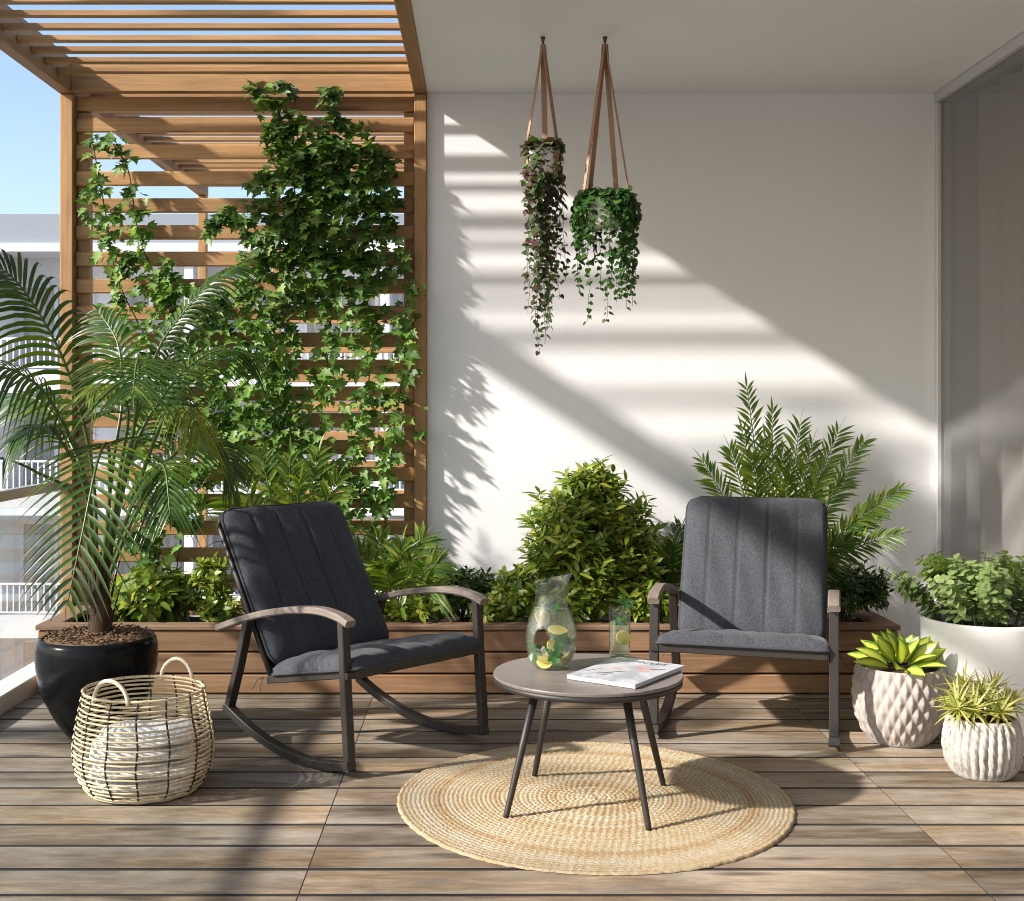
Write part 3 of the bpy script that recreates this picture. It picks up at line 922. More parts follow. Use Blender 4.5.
wat.name = 'lemon_water'; wat.parent = pit; wat.location = (0,0,0)
wat.data.materials.clear(); wat.data.materials.append(M['water'])
drop(g_in, t_in, t_out, t_w)
for (c, n_, r) in (((.022,-.03,.128),(.15,-.25,1),.034), ((-.028,-.012,.168),(.5,-.7,.35),.028), ((-.02,-.052,.035),(-.2,-1,.35),.03),
                   ((.03,-.03,.062),(.2,-.6,.7),.032), ((.045,-.01,.04),(.7,-.6,.3),.028), ((0.02,.03,.10),(.2,.5,.8),.034), ((.012,-.035,.078),(.1,-.9,.4),.027)):
    lemon_slice('lemon_slice', V(c), V(n_), r, pit)
for (c, d) in (((.008,-.062,.052),(0,-1,.1)), ((.018,-.02,.185),(.1,-.3,1)), ((.03,-.042,.10),(.3,-1,.1)), ((.045,-.03,.085),(.5,-.6,-.2)), ((.028,-.05,.092),(.1,-1,.4)), ((-.05,-.03,.055),(-.5,-.6,.2))):
    mint_sprig('mint_sprig', V(c), V(d), pit, 5, .032)

tl = empty('drinking_glass', (.474, 4.30, TZ+.0006), 0, 'tall drinking glass of water with lemon slice and mint behind the magazine', 'glass')
f = MB(); f.lathe([(.0002,0),(.0345,0),(.0365,.002),(.0375,.168),(.0372,.170),(.0358,.170),(.0355,.168),(.0347,.012),(.0332,.009),(.0002,.009)], 48)
f.build('glass_body', M['gl'], tl)
f = MB(); f.lathe([(.0002,.0098),(.0326,.0098),(.0341,.0125),(.0347,.120),(.0002,.120)], 40); f.build('lemon_water', M['water'], tl)
lemon_slice('lemon_slice', V((.010,-.018,.068)), V((.15,-1,.12)), .026, tl)
mint_sprig('mint_sprig', V((0,-.012,.108)), V((-.1,-.5,.9)), tl, 6, .03)
mint_sprig('mint_sprig', V((.015,-.005,.170)), V((.35,-.25,.9)), tl, 8, .040)

# ------------------------------------------------------------------ magazine
mg = empty('magazine', (.465, 4.012, TZ+.001), math.atan2(.304, .212)-R(90), 'white cover magazine lying over the right edge of the round table', 'magazine')
W2, H2, TH = .122, .172, .014
f = MB(); f.bbox(-W2, W2, -H2, H2, 0, TH-.0012, .0015)
pages = f.build('pages', mat_plain('page_edges', (.52,.52,.53), .8, nscale=200, var=.06), mg)
def mat_cover():
    m, nt, out = new_mat('magazine_cover')
    co = objco(nt)
    st = noise(nt, mapped(nt, co, (9, 6, 1), (3.1, .4, 0)), 1., 3, .5, .8)
    c = ramp(nt, st, [(.36, (.52,.52,.54)), (.5, (.44,.45,.48)), (.58, (.30,.32,.36)), (.68, (.50,.50,.52))])
    principled(nt, out, Base_Color=c, Roughness=.3); return m
f = MB(); f.bbox(-W2-.001, W2+.001, -H2-.001, H2+.001, TH-.001, TH, .0003); f.build('cover', mat_cover(), mg)
ink = mat_plain('black_ink', (.02,.02,.02), .4); red = mat_plain('coral_ink', (.70,.26,.20), .4)
def text(body, size, loc, mat, name, parent, sx=1.):
    cu_ = bpy.data.curves.new(name, 'FONT'); cu_.body = body; cu_.size = size; cu_.align_x = 'CENTER'; cu_.align_y = 'CENTER'
    t = bpy.data.objects.new('tmp', cu_); COL.objects.link(t)
    dg = bpy.context.evaluated_depsgraph_get(); me = bpy.data.meshes.new_from_object(t.evaluated_get(dg))
    drop(t)
    o = bpy.data.objects.new(name, me); COL.objects.link(o); me.materials.clear(); me.materials.append(mat)
    o.parent = parent; o.location = loc; o.scale = (sx, 1, 1)
    return o
text('CONCEPT', .040, (-.012, .132, TH+.0006), ink, 'title', mg, 1.0)
f = MB()
for (x0, y0, x1, y1, w_) in ((.06,.045,.10,.075,.007), (-.055,-.10,.005,-.02,.006), (-.03,-.115,-.01,-.075,.004), (-.10,-.085,-.075,-.02,.004)):
    a = V((x0, y0, 0)); b = V((x1, y1, 0)); t = (b-a).normalized(); s_ = V((-t.y, t.x, 0))*w_/2
    f.add([a-s_+V((0,0,TH+.0006)), b-s_*.5+V((0,0,TH+.0006)), b+s_*.5+V((0,0,TH+.0006)), a+s_+V((0,0,TH+.0006))], [(0,1,2,3)], flat=True)
f.build('cover_lines', ink, mg)
f = MB()
for (x, y, a, b) in ((.035,.055,.03,.008), (.05,.02,.018,.006), (-.035,-.0,.02,.005)):
    f.add([(x-a,y-b,TH+.0007),(x+a,y-b,TH+.0007),(x+a,y+b,TH+.0007),(x-a,y+b,TH+.0007)], [(0,1,2,3)], flat=True)
f.build('cover_accents', red, mg)

# ------------------------------------------------------------------ basket and blanket
M['rattan'] = mat_plain('rattan', (.62,.50,.31), .55, nscale=60, var=.18, bumps=.2)
M['rattan_h'] = mat_plain('wrapped_rattan', (.70,.60,.43), .6, nscale=150, var=.18, bumps=.4)
M['stake'] = mat_plain('black_stake', (.02,.017,.015), .5, nscale=80, var=.2)
bk = empty('wicker_basket', (-1.150, 4.205, 0), R(-12), 'open woven rattan basket with two looped handles in front of the black pot', 'basket')
bp = [(p.x*.968, p.y) for p in spline([(.185,.006,0),(.205,.028,0),(.229,.08,0),(.238,.14,0),(.232,.20,0),(.219,.27,0),(.203,.345,0)], 60)]
def brad(z):
    for (r0, z0), (r1, z1) in zip(bp, bp[1:]):
        if z0 <= z <= z1: return r0 + (r1-r0)*(z-z0)/(z1-z0)
    return bp[-1][0]
def bell(a, r, z):   # slightly oval outline
    k = 1 + .02*math.cos(2*a+.6)
    return V((r*k*math.cos(a), r*k*math.sin(a), z))
f = MB()
NRG = 21
for i in range(NRG):
    z0 = .030 + (.338-.030)*i/(NRG-1)
    tilt = rnd.uniform(-.0035, .0035); ph = rnd.uniform(0, 6.28)
    r0 = brad(z0)
    f.tube([bell(2*math.pi*k/72, r0 + .0022*math.cos(k/72*2*math.pi*16+i*math.pi), z0 + tilt*math.sin(2*math.pi*k/72+ph)) for k in range(72)], .0036 if i < NRG-1 else .005, 6, closed=True)
for i in range(3):
    f.tube([bell(2*math.pi*k/64, brad(.008+i*.0055) , .006+i*.0055 + .0015*math.sin(k*1.3)) for k in range(64)], .0030, 6, closed=True)
f.build('rattan_weave', M['rattan'], bk)
f = MB()
for k in range(14):
    a = 2*math.pi*k/14 + .15
    f.tube([bell(a + .012*math.sin(z*40), r+.0008, z) for r, z in bp[::2]], .0034, 6)
f.build('stakes', M['stake'], bk)
f = MB()
f.lathe([(.0005,.004),(.18,.004),(.186,.008),(.0005,.008)], 48); f.build('base', M['rattan'], bk)
for a0 in (R(-97), R(80)):
    f = MB(); q = []
    for i in range(21):
        th_ = math.pi*i/20; t = i/20; a = a0 - math.cos(th_)*.345
        zz_ = .328 + .076*math.sin(th_)
        q.append(bell(a, .200 - .006*math.sin(math.pi*t), zz_))
    f.tube(q, .0068, 8)
    hdl = f.build('handle', M['rattan_h'], bk)
def mat_blanket():
    m, nt, out = new_mat('white_throw')
    co = objco(nt)
    st = nd(nt, 'ShaderNodeTexWave', {'Vector': co, 'Scale': 16., 'Distortion': 1.5, 'Detail': 2.}, wave_type='BANDS', bands_direction='X').outputs[1]
    n1 = noise(nt, co, 260, 3, .6); n2 = noise(nt, co, 7, 4, .6)
    c = mixc(nt, ramp(nt, st, [(.72, (0,0,0)), (.85, (1,1,1))]), (.86,.86,.85), (.72,.72,.725))
    principled(nt, out, Base_Color=c, Roughness=.95, Normal=bump(nt, math_(nt, 'ADD', n1, math_(nt, 'MULTIPLY', n2, 2.)), .5, .008), Specular_IOR_Level=.1)
    return m
f = MB()
def fold_slab(cx, cy, z0, th, lx, ly, ang, seed):
    r2 = random.Random(seed)
    ph = [r2.uniform(0, 6.28) for _ in range(6)]
    prof = [(.02,1),(.3,1),(.55,1),(.80,1),(.93,.98),(.98,.88),(1,.62),(1,.38),(.98,.10),(.93,.02),(.7,0),(.3,0),(.02,0)]
    nu = 84
    ca, sa = math.cos(ang), math.sin(ang)
    out = []; fs = []
    for (q, h) in prof:
        for i in range(nu):
            a = 2*math.pi*i/nu; e = .36
            x = math.copysign(abs(math.cos(a))**e, math.cos(a))*lx*q; y = math.copysign(abs(math.sin(a))**e, math.sin(a))*ly*q
            x += .006*q*math.sin(h*5+ph[3]+a*3); y += .006*q*math.sin(h*6+ph[4]+a*2)
            z = z0 + th*h + (.007*math.sin(x*26+ph[0])*math.sin(y*21+ph[1]) + .004*math.sin(x*60+y*35+ph[2]))*h - .016*q*q*h
            out.append((cx+x*ca-y*sa, cy+x*sa+y*ca, z))
    m_ = len(prof)
    for j in range(m_-1):
        for i in range(nu):
            l = (i+1) % nu
            fs.append((j*nu+i, (j+1)*nu+i, (j+1)*nu+l, j*nu+l))
    fs.append(tuple(range(nu)))
    fs.append(tuple(range((m_-1)*nu, m_*nu))[::-1])
    f.add(out, fs)
fold_slab(0, 0, .014, .046, .158, .135, .1, 1)
fold_slab(.004, 0, .070, .044, .170, .142, -.05, 2)
fold_slab(-.004, .004, .124, .042, .166, .140, .08, 3)
fold_slab(.010, .004, .174, .040, .158, .130, .0, 4)
bl = f.build('throw_blanket', mat_blanket(), loc=(-1.150, 4.205, 0)); bl.rotation_euler.z = R(10)
tag(bl, 'folded white throw blanket lying inside the wicker basket', 'blanket')
# ================================================================== plants
M['areca'] = mat_leaf('palm_leaf', (.018,.046,.004), (.048,.102,.007), (.125,.17,.014), trans=.17, rough=.30)
M['areca_y'] = mat_leaf('yellow_palm_leaf', (.09,.14,.012), (.19,.21,.02), (.36,.27,.03), trans=.35, rough=.4)
M['stalk'] = mat_plain('palm_stalk', (.075,.12,.025), .4, nscale=40, var=.3)
M['trunk'] = mat_wood('fibrous_trunk', (.02,.010,.006), (.07,.032,.016), (.17,.085,.04), 'z', 1.6, .85, .8, bumps=.8, knots=False)
M['ivy'] = mat_leaf('ivy_leaf', (.018,.060,.008), (.075,.165,.020), (.20,.28,.045), mid=(.15,.22,.06), trans=.34, rough=.5)
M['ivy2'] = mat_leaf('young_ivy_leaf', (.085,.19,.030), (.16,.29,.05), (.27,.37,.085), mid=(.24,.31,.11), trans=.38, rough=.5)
M['stem'] = mat_plain('woody_stem', (.10,.062,.038), .8, nscale=60, var=.4, bumps=.4)
M['gstem'] = mat_plain('green_stem', (.07,.10,.03), .6, nscale=60, var=.3)
M['bush'] = mat_leaf('shrub_leaf', (.075,.14,.018), (.23,.30,.036), (.50,.46,.07), trans=.36, rough=.38)
M['bush_y'] = mat_leaf('yellow_green_shrub_leaf', (.09,.165,.02), (.22,.29,.035), (.44,.42,.07), trans=.34, rough=.4)
M['bush_d'] = mat_leaf('small_dark_leaf', (.026,.065,.013), (.07,.125,.024), (.16,.21,.04), trans=.26, rough=.42)
M['feather'] = mat_leaf('feather_palm_leaf', (.055,.12,.018), (.16,.235,.032), (.36,.38,.07), trans=.36, rough=.35)
M['mintbush'] = mat_leaf('sage_green_leaf', (.11,.175,.055), (.21,.30,.095), (.31,.40,.14), mid=(.27,.34,.14), trans=.28, rough=.5)
M['hosta'] = mat_leaf('variegated_leaf', (.50,.56,.08), (.66,.68,.13), edge=(.03,.14,.012), trans=.3, rough=.3)
M['spike'] = mat_leaf('spiky_leaf', (.20,.25,.045), (.36,.36,.08), (.52,.47,.16), trans=.3, rough=.45, tipc=(.46,.32,.13))
M['hearts'] = mat_leaf('purple_heart_leaf', (.085,.026,.040), (.06,.12,.035), (.13,.20,.06), trans=.22, rough=.45)
M['hang'] = mat_leaf('hanging_vine_leaf', (.016,.062,.011), (.042,.12,.020), (.10,.19,.035), trans=.32, rough=.42)

def plant_part(root, mb, name, mat):
    o = mb.build(name, mat, root); o.location = -V(root.location); return o

# ------------------------------------------------------------------ big palm in the black pot
PPX, PPY = -1.515, 4.87
pot = empty('potted_palm', (PPX, PPY, 0), 0, 'tall arching palm in a glossy black pot at the left, behind the basket', 'potted plant')
f = MB()
f.lathe(lerp_prof([(.09,.0),(.105,.004),(.135,.04),(.178,.11),(.212,.19),(.230,.28),(.232,.34),(.226,.378),(.212,.394),(.203,.388),(.200,.36)], 60), 72, (PPX, PPY, 0), cap0=True)
plant_part(pot, f, 'pot', mat_plain('glossy_black_glaze', (.010,.010,.011), .2, nscale=40, var=.2, bumps=.02, spec=.12))
f = MB()
vs = []; fs = []
n = 64; rings = 14
for j in range(rings+1):
    for k in range(n):
        r = .203*j/rings; a = 2*math.pi*k/n
        vs.append((PPX+r*math.cos(a), PPY+r*math.sin(a), .388 + .016*(1-(j/rings)**2) + rnd.uniform(-.005, .006)))
for j in range(rings):
    for k in range(n):
        l = (k+1) % n; fs.append((j*n+k, (j+1)*n+k, (j+1)*n+l, j*n+l))
f.add(vs, fs)
for k in range(420):   # loose bark chips
    r = .195*math.sqrt(rnd.random()); a = rnd.uniform(0, 6.28)
    p = V((PPX+r*math.cos(a), PPY+r*math.sin(a), .40 + .012*(1-(r/.2)**2)))
    d = V((rnd.uniform(-1,1), rnd.uniform(-1,1), rnd.uniform(-.2,.3))).normalized()
    f.tube([p, p+d*rnd.uniform(.012,.035)], rnd.uniform(.0015,.0035), 4)
plant_part(pot, f, 'bark_mulch', M['mulch'])
f = MB()
tp = [V((PPX+.012, PPY, .38)), V((PPX+.014, PPY, .48)), V((PPX+.012, PPY-.005, .58)), V((PPX+.008, PPY, .72))]
f.tube(spline(tp, 14), [.047-.0012*i for i in range(15)], 14)
for k in range(34):
    a = rnd.uniform(0, 6.28); z0 = rnd.uniform(.39, .66); r = .042
    p = V((PPX+.012+r*math.cos(a), PPY+r*math.sin(a), z0))
    d = V((math.cos(a)*rnd.uniform(.05,.35), math.sin(a)*rnd.uniform(.05,.35), 1)).normalized()
    blade(f, p, d, V((math.cos(a), math.sin(a), .2)), rnd.uniform(.12,.24), rnd.uniform(.012,.028), .0, 4, -.4, prof_grass)
plant_part(pot, f, 'trunk', M['trunk'])
def B0(dx=0, dy=0): return V((PPX+.010+dx, PPY+dy, .56))
CAMUP = V((.1, -1, .25))
FR = [
 ([B0(-.01), P(92,470,4.87), P(70,378,4.82), P(38,312,4.78), P(3,270,4.72), P(-45,258,4.66)], 31, .42, .0215, .28, .62, 'areca', 64, V((.35,-.5,.8))),
 ([B0(-.01), P(85,480,4.75), P(57,412,4.6), P(28,378,4.5), P(-12,366,4.4), P(-60,380,4.3)], 24, .29, .017, .35, .75, 'areca', 62, V((.1,-.5,.9))),
 ([B0(-.01), P(75,500,4.80), P(38,473,4.65), P(0,458,4.5), P(-60,455,4.4)], 12, .28, .018, .70, .6, 'areca', 55, None),
 ([B0(.01), P(126,460,4.95), P(154,360,5.02), P(182,315,5.08), P(214,281,5.12), P(246,262,5.18)], 26, .21, .017, .42, .75, 'areca', 56, V((-.2,-.6,.8))),
 ([B0(.01), P(130,460,5.0), P(160,400,5.1), P(190,366,5.2), P(222,350,5.3), P(258,356,5.35)], 26, .23, .017, .35, .9, 'areca', 58, V((0,-.5,.9))),
 ([B0(0), P(109,500,4.74), P(108,446,4.58), P(98,460,4.40), P(84,525,4.26), P(67,606,4.18)], 23, .265, .0175, .38, .36, 'areca', 76, V((0,-.5,.6))),
 ([B0(0), P(125,480,4.82), P(138,395,4.72), P(139,362,4.55), P(136,366,4.36), P(133,394,4.22)], 24, .32, .0145, .42, .5, 'areca', 72, None),
 ([B0(.01), P(140,500,4.9), P(172,456,4.95), P(198,440,5.0), P(222,448,5.05), P(236,474,5.1)], 20, .19, .016, .3, .7, 'areca', 58, V((0,-.8,.6))),
 ([B0(0), P(112,470,4.95), P(122,400,5.05), P(118,345,5.15), P(98,310,5.25)], 20, .26, .019, .40, .55, 'areca', 60, CAMUP),
 ([B0(.01), P(140,480,4.75), P(165,418,4.6), P(186,408,4.45), P(200,435,4.36)], 14, .17, .011, .55, .9, 'areca_y', 50, None),
 ([B0(-.01), P(88,490,4.95), P(60,425,5.08), P(34,398,5.18), P(-5,402,5.28)], 20, .27, .02, .35, .7, 'areca', 58, V((0,-.7,.7))),
 ([B0(0), P(118,490,5.0), P(142,430,5.15), P(160,392,5.25), P(172,345,5.3)], 22, .23, .014, .4, .6, 'areca', 56, CAMUP),
 ([B0(.01), P(135,510,4.72), P(155,470,4.55), P(165,470,4.40), P(170,515,4.3)], 20, .22, .014, .42, .6, 'areca', 62, V((0,-.5,.6))),
 ([B0(-.01), P(85,490,4.75), P(60,440,4.6), P(40,425,4.5), P(12,440,4.42)], 18, .22, .014, .45, .8, 'areca', 55, None),
 ([B0(.01), P(120,470,4.8), P(128,410,4.75), P(110,385,4.65), P(88,392,4.55)], 16, .20, .012, .5, .8, 'areca_y', 55, None),
]
for ctrl, pairs, L, W, st, dr, mt, an, upv in FR:
    ml = MB(); mr = MB()
    frond(ml, mr, ctrl, pairs, L, W, st, dr, an, .12, .010, .002, seg=6, up=upv, jit=.035)
    fo = plant_part(pot, mr, 'frond', M['stalk'])
    lf = ml.build('leaflets', M[mt], fo); lf.location = (0,0,0)

# ------------------------------------------------------------------ ivy on the screen
def inwall(px, py, dep): return P(px, py, WALLY-.04-dep)
def ivy_plant(label, blobs, strands, lighter, loc, seed):
    rr = random.Random(seed)
    root = empty('climbing_ivy', loc, 0, label, 'ivy')
    a = MB(); b = MB(); st = MB()
    cnt = 0
    for (cx, cy, rx_, ry_, n_, dep) in blobs:
        for _ in range(int(n_*1.12*(.92 if cy < 250 else .84)*(.8 if cx < 180 and cy < 340 else 1)*(.7 if cx > 330 and cy > 290 else 1))):
            ang = rr.uniform(0, 6.283); q = math.sqrt(rr.random())
            px, py = cx + rx_*q*math.cos(ang), cy + ry_*q*math.sin(ang)
            dp = dep*rr.random()**.8*(1-.55*q)
            p = inwall(px, py, dp + .012)
            nrm = V((rr.gauss(-.1, .40), -.75 + rr.gauss(0, .25), rr.gauss(.95, .40)))
            dr = V((rr.gauss(.0, .75), rr.gauss(-.75, .3), -.65+rr.gauss(0, .4)))
            young = rr.random() < lighter(px, py)
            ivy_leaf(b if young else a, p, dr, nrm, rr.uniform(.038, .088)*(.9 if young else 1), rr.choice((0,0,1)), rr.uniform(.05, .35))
            cnt += 1
    for pts in strands:
        sp = spline([inwall(x, y, .02 + .02*rr.random()) for x, y in pts], 12*len(pts))
        st.tube(sp, .0032, 5)
        for i in range(0, len(sp)-1):
            for _ in range(2):
                if rr.random() < .55:
                    p = sp[i] + V((rr.uniform(-.03,.03), -rr.uniform(.0,.05), rr.uniform(-.03,.03)))
                    nrm = V((rr.gauss(-.1, .45), -.8, rr.gauss(.85, .4))); dr = V((rr.gauss(0,.8), rr.gauss(-.6,.3), -.7+rr.gauss(0,.5)))
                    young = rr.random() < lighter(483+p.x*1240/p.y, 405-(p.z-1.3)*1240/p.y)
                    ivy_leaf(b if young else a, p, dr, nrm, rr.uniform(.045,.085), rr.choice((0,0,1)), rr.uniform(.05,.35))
                    st.tube([sp[i], p], .0013, 3, cap=False)
    plant_part(root, a, 'foliage', M['ivy']); plant_part(root, b, 'young_foliage', M['ivy2']); plant_part(root, st, 'vines', M['stem'])
    return root
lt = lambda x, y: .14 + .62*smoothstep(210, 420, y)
ivy_plant('dense dark green ivy climbing the right half of the slatted screen up to the roof',
  [(270,92,26,15,34,.06),(278,120,18,25,45,.07),(290,150,24,30,70,.09),(330,150,50,36,190,.13),(345,180,50,40,200,.14),(300,190,42,42,190,.13),
   (335,225,58,45,260,.15),(290,235,38,40,150,.12),(385,165,14,18,16,.05),(385,205,16,16,16,.05),(262,180,16,12,14,.05),(248,212,28,12,20,.06),
   (265,255,30,28,75,.10),(340,270,52,35,190,.13),(272,300,34,40,120,.11),(262,345,34,40,120,.11),(345,310,42,30,110,.10),(390,262,16,22,16,.06),
   (255,390,48,40,170,.12),(235,430,46,40,150,.12),(270,440,48,40,140,.12),(300,400,32,40,70,.10),(340,350,32,28,50,.08),(372,330,30,22,36,.07),
   (360,390,34,30,56,.08),(385,420,26,28,40,.07),(355,450,34,34,66,.09),(370,480,26,24,40,.07),(345,500,30,28,60,.08),(330,530,26,22,36,.07),(360,520,28,20,30,.07),
   (400,370,14,40,18,.06),(415,330,10,60,12,.08),(419,400,6,50,7,.09),(417,290,6,30,5,.09),(300,470,40,26,60,.09),(225,300,14,14,14,.05),(220,320,24,10,18,.05)],
  [[(255,620),(262,540),(272,460),(280,380),(290,300),(296,220),(288,150),(268,95)],[(330,620),(340,540),(352,470),(366,400),(372,330),(360,260),(372,190),(390,150)],
   [(300,620),(315,520),(320,430),(330,330),(335,230),(338,140)],[(390,600),(385,520),(392,450),(402,380),(408,310),(398,240)],[(338,130),(330,100),(336,92)],
   [(250,225),(225,215),(210,235)],[(290,300),(240,290),(215,300)]], lt, (-.95, WALLY-.1, .28), 5)
ivy_plant('sparse light green ivy on the left slats of the screen, behind the palm',
  [(92,137,12,8,6,.04),(112,138,12,7,6,.04),(128,160,12,10,7,.04),(98,182,14,12,9,.05),(95,205,14,12,12,.05),(132,205,18,14,20,.06),(108,225,18,14,26,.06),(142,228,16,12,16,.06),
   (118,255,24,16,42,.07),(150,262,22,14,26,.06),(165,285,26,18,46,.07),(128,290,20,22,30,.07),(110,320,16,26,22,.06),(175,310,24,20,40,.07),(150,335,26,24,40,.08),
   (200,318,18,14,18,.06),(185,350,34,26,60,.09),(140,380,30,28,46,.08),(200,395,34,32,80,.10),(165,425,38,34,80,.10),(215,330,18,24,24,.07),
   (150,470,32,26,70,.10),(160,505,28,22,70,.10),(142,535,24,20,50,.09),(185,500,22,26,40,.08),(205,455,34,28,66,.10),(150,555,14,14,16,.06)],
  [[(150,620),(150,560),(160,500),(165,430),(150,350),(118,280),(105,210),(92,140)],[(170,620),(185,500),(190,400),(170,310),(140,240),(128,170),(108,137)],[(165,290),(200,290),(225,300)]],
  lambda x, y: .62, (-1.75, WALLY-.1, .28), 8)

# ------------------------------------------------------------------ shrubs in the planter
def shrub(name, label, base, blobs, mat, L, W, per=6, stems=12, droop=.15, prof=prof_ell, seed=1, upb=.5, cat='shrub', group=None, spread=1., leafseg=3, fold=.2, r0=.006, mats=None):
    rr = random.Random(seed)
    root = empty(name, base, 0, label, cat, group)
    lf = MB(); st = MB()
    base = V(base)
    tips = []
    for (c, rx_, ry_, rz_, n_) in blobs:
        c = V(c)
        for _ in range(n_):
            d = rvec(rr)
            if d.z < -.55: d.z *= -.5; d.normalize()
            q = rr.uniform(.35, 1.)**.6 * rr.uniform(.86, 1.06) * (1 + .30*rr.random()**4)
            p = c + V((d.x*rx_, d.y*ry_, d.z*rz_))*q
            p.y = min(p.y, WALLY-.012)
            out = (V((d.x/rx_, d.y/ry_, d.z/rz_)).normalized() + V((0,0,upb)) + rvec(rr)*.45).normalized()
            tips.append((p, out))
    for (p, out) in tips:
        u = out.orthogonal().normalized(); w_ = out.cross(u)
        a0 = rr.uniform(0, 6.28)
        for i in range(per):
            a = a0 + i*2.4 + rr.uniform(-.3, .3)
            e = u*math.cos(a) + w_*math.sin(a)
            el = rr.uniform(.15, .95)
            d = (e*spread + out*el).normalized()
            q = p - out*(.010*i*L/.05*.6)
            blade(lf, q, d, out - e*.3 + rvec(rr)*.2, L*rr.uniform(.7, 1.15), W*rr.uniform(.8, 1.15), droop*rr.uniform(.3, 1.6), leafseg, fold, prof)
            v_ = lf.v
        st.tube([p + out*.004, p - out*L*.8], .0014, 3, cap=False)
    for i in range(min(stems, len(tips))):
        p, out = tips[(i*7919) % len(tips)]
        m1 = base.lerp(p, .45) + V((rr.uniform(-.03,.03), rr.uniform(-.03,.03), .02))
        st.tube(spline([base + V((rr.uniform(-.03,.03), rr.uniform(-.03,.03), -.01)), m1, p - out*L*.5], 8), [r0*(1-.075*k) for k in range(9)], 5)
    mx_ = max([v[1] for v in lf.v])
    for i, v in enumerate(lf.v):
        if v[1] > WALLY-.006: lf.v[i] = (v[0], WALLY-.006-.002*rr.random(), v[2])
    plant_part(root, lf, 'foliage', mat); plant_part(root, st, 'stems', M['stem'])
    return root
def X(px, Y): return (px-483)*Y/1240
def Z(py, Y): return 1.3-(py-405)*Y/1240
def C(px, py, Y): return (X(px,Y), Y, Z(py,Y))
yb = 5.86
shrub('round_shrub', 'large rounded shrub of glossy yellow green leaves at the middle of the planter', (X(587,yb), yb, .27),
      [(C(590,492,5.88), .14, .13, .15, 90), (C(575,530,5.82), .24, .20, .19, 190), (C(612,525,5.84), .18, .16, .17, 90), (C(595,585,5.80), .31, .22, .24, 260), (C(560,560,5.74), .17, .14, .18, 80), (C(640,560,5.86), .14, .14, .20, 60), (C(560,612,5.72),.16,.10,.10,40)],
      M['bush'], .074, .021, 8, 22, .12, seed=21, upb=.9, leafseg=4, r0=.009)
shrub('low_shrub', 'bright yellow green bush in the planter, right of the black pot', (X(160,5.8), 5.8, .27),
      [(C(152,600,5.80), .22, .16, .15, 110), (C(120,605,5.85), .10, .12, .10, 26)], M['bush_y'], .085, .032, 6, 10, .2, seed=22)
shrub('low_shrub', 'small fine leaved light bush in the planter, left of the sideways rocking chair', (X(212,5.82), 5.82, .27),
      [(C(208,590,5.82), .12, .12, .17, 90), (C(222,612,5.75), .10, .1, .08, 36)], M['bush_y'], .050, .020, 7, 10, .1, seed=23)
shrub('low_shrub', 'small dark bush of fine leaves in the planter, behind the sideways chair armrest', (X(465,5.86), 5.86, .27),
      [(C(465,592,5.88), .17, .14, .11, 120), (C(440,605,5.8), .1, .1, .08, 36)], M['bush_d'], .055, .018, 7, 10, .1, seed=24)
shrub('low_shrub', 'spreading green bush in the planter, left of the large rounded shrub', (X(515,5.80), 5.80, .27),
      [(C(520,595,5.80), .15, .13, .14, 120), (C(495,612,5.72), .13, .1, .08, 60)], M['bush'], .055, .021, 7, 10, .1, seed=25)
shrub('low_shrub', 'low yellow green seedlings under the sideways chair armrest', (X(410,5.70), 5.70, .27),
      [(C(405,612,5.68), .17, .07, .06, 40)], M['bush_y'], .06, .024, 6, 6, .1, seed=26)
shrub('low_shrub', 'yellow green leafy clump by the left armrest of the camera facing chair', (X(655,5.65), 5.65, .27),
      [(C(655,608,5.66), .13, .08, .11, 40)], M['bush_y'], .07, .028, 6, 6, .1, seed=27)
shrub('low_shrub', 'dark fine leaved shrub at the right end of the planter', (X(845,5.78), 5.78, .27),
      [(C(850,592,5.80), .19, .15, .14, 120), (C(825,580,5.82), .12, .12, .14, 60)], M['bush_d'], .060, .017, 8, 14, .15, seed=28)
shrub('low_shrub', 'low green groundcover clump behind the camera facing chair', (X(745,5.75), 5.75, .27),
      [(C(745,600,5.78), .30, .12, .13, 110)], M['bush'], .06, .022, 7, 10, .1, seed=29)

def feather_palm(name, label, base, tips, L, W, pairs, mat='feather', droop=.25, arch=.35, ang=52, start=.28):
    root = empty(name, base, 0, label, 'palm')
    b = V(base)
    for (px, py, Y) in tips:
        t = P(px, py, Y)
        d = t - b
        m1 = b + d*.36 + V((0, 0, arch*.45*math.hypot(d.x, d.y) + .03)); m2 = b + d*.72 + V((0, 0, arch*.38*math.hypot(d.x, d.y) + .02))
        ml = MB(); mr = MB()
        frond(ml, mr, [b + V((rnd.uniform(-.02,.02), rnd.uniform(-.02,.02), 0)), m1, m2, t], pairs, L*rnd.uniform(.9,1.1), W, start, droop, ang, .12, .006, .0015, seg=4, prof=prof_lance, tipend=.7, lmin=.6, jit=.16, up=V((rnd.uniform(-.3,.3), -1, rnd.uniform(.1,.7))))
        for mm in (ml, mr):
            for i, v in enumerate(mm.v):
                if v[1] > WALLY-.008: mm.v[i] = (v[0], WALLY-.008-.003*rnd.random(), v[2])
        fo = plant_part(root, mr, 'frond', M['stalk'])
        lf = ml.build('leaflets', M[mat], fo); lf.location = (0,0,0)
    return root
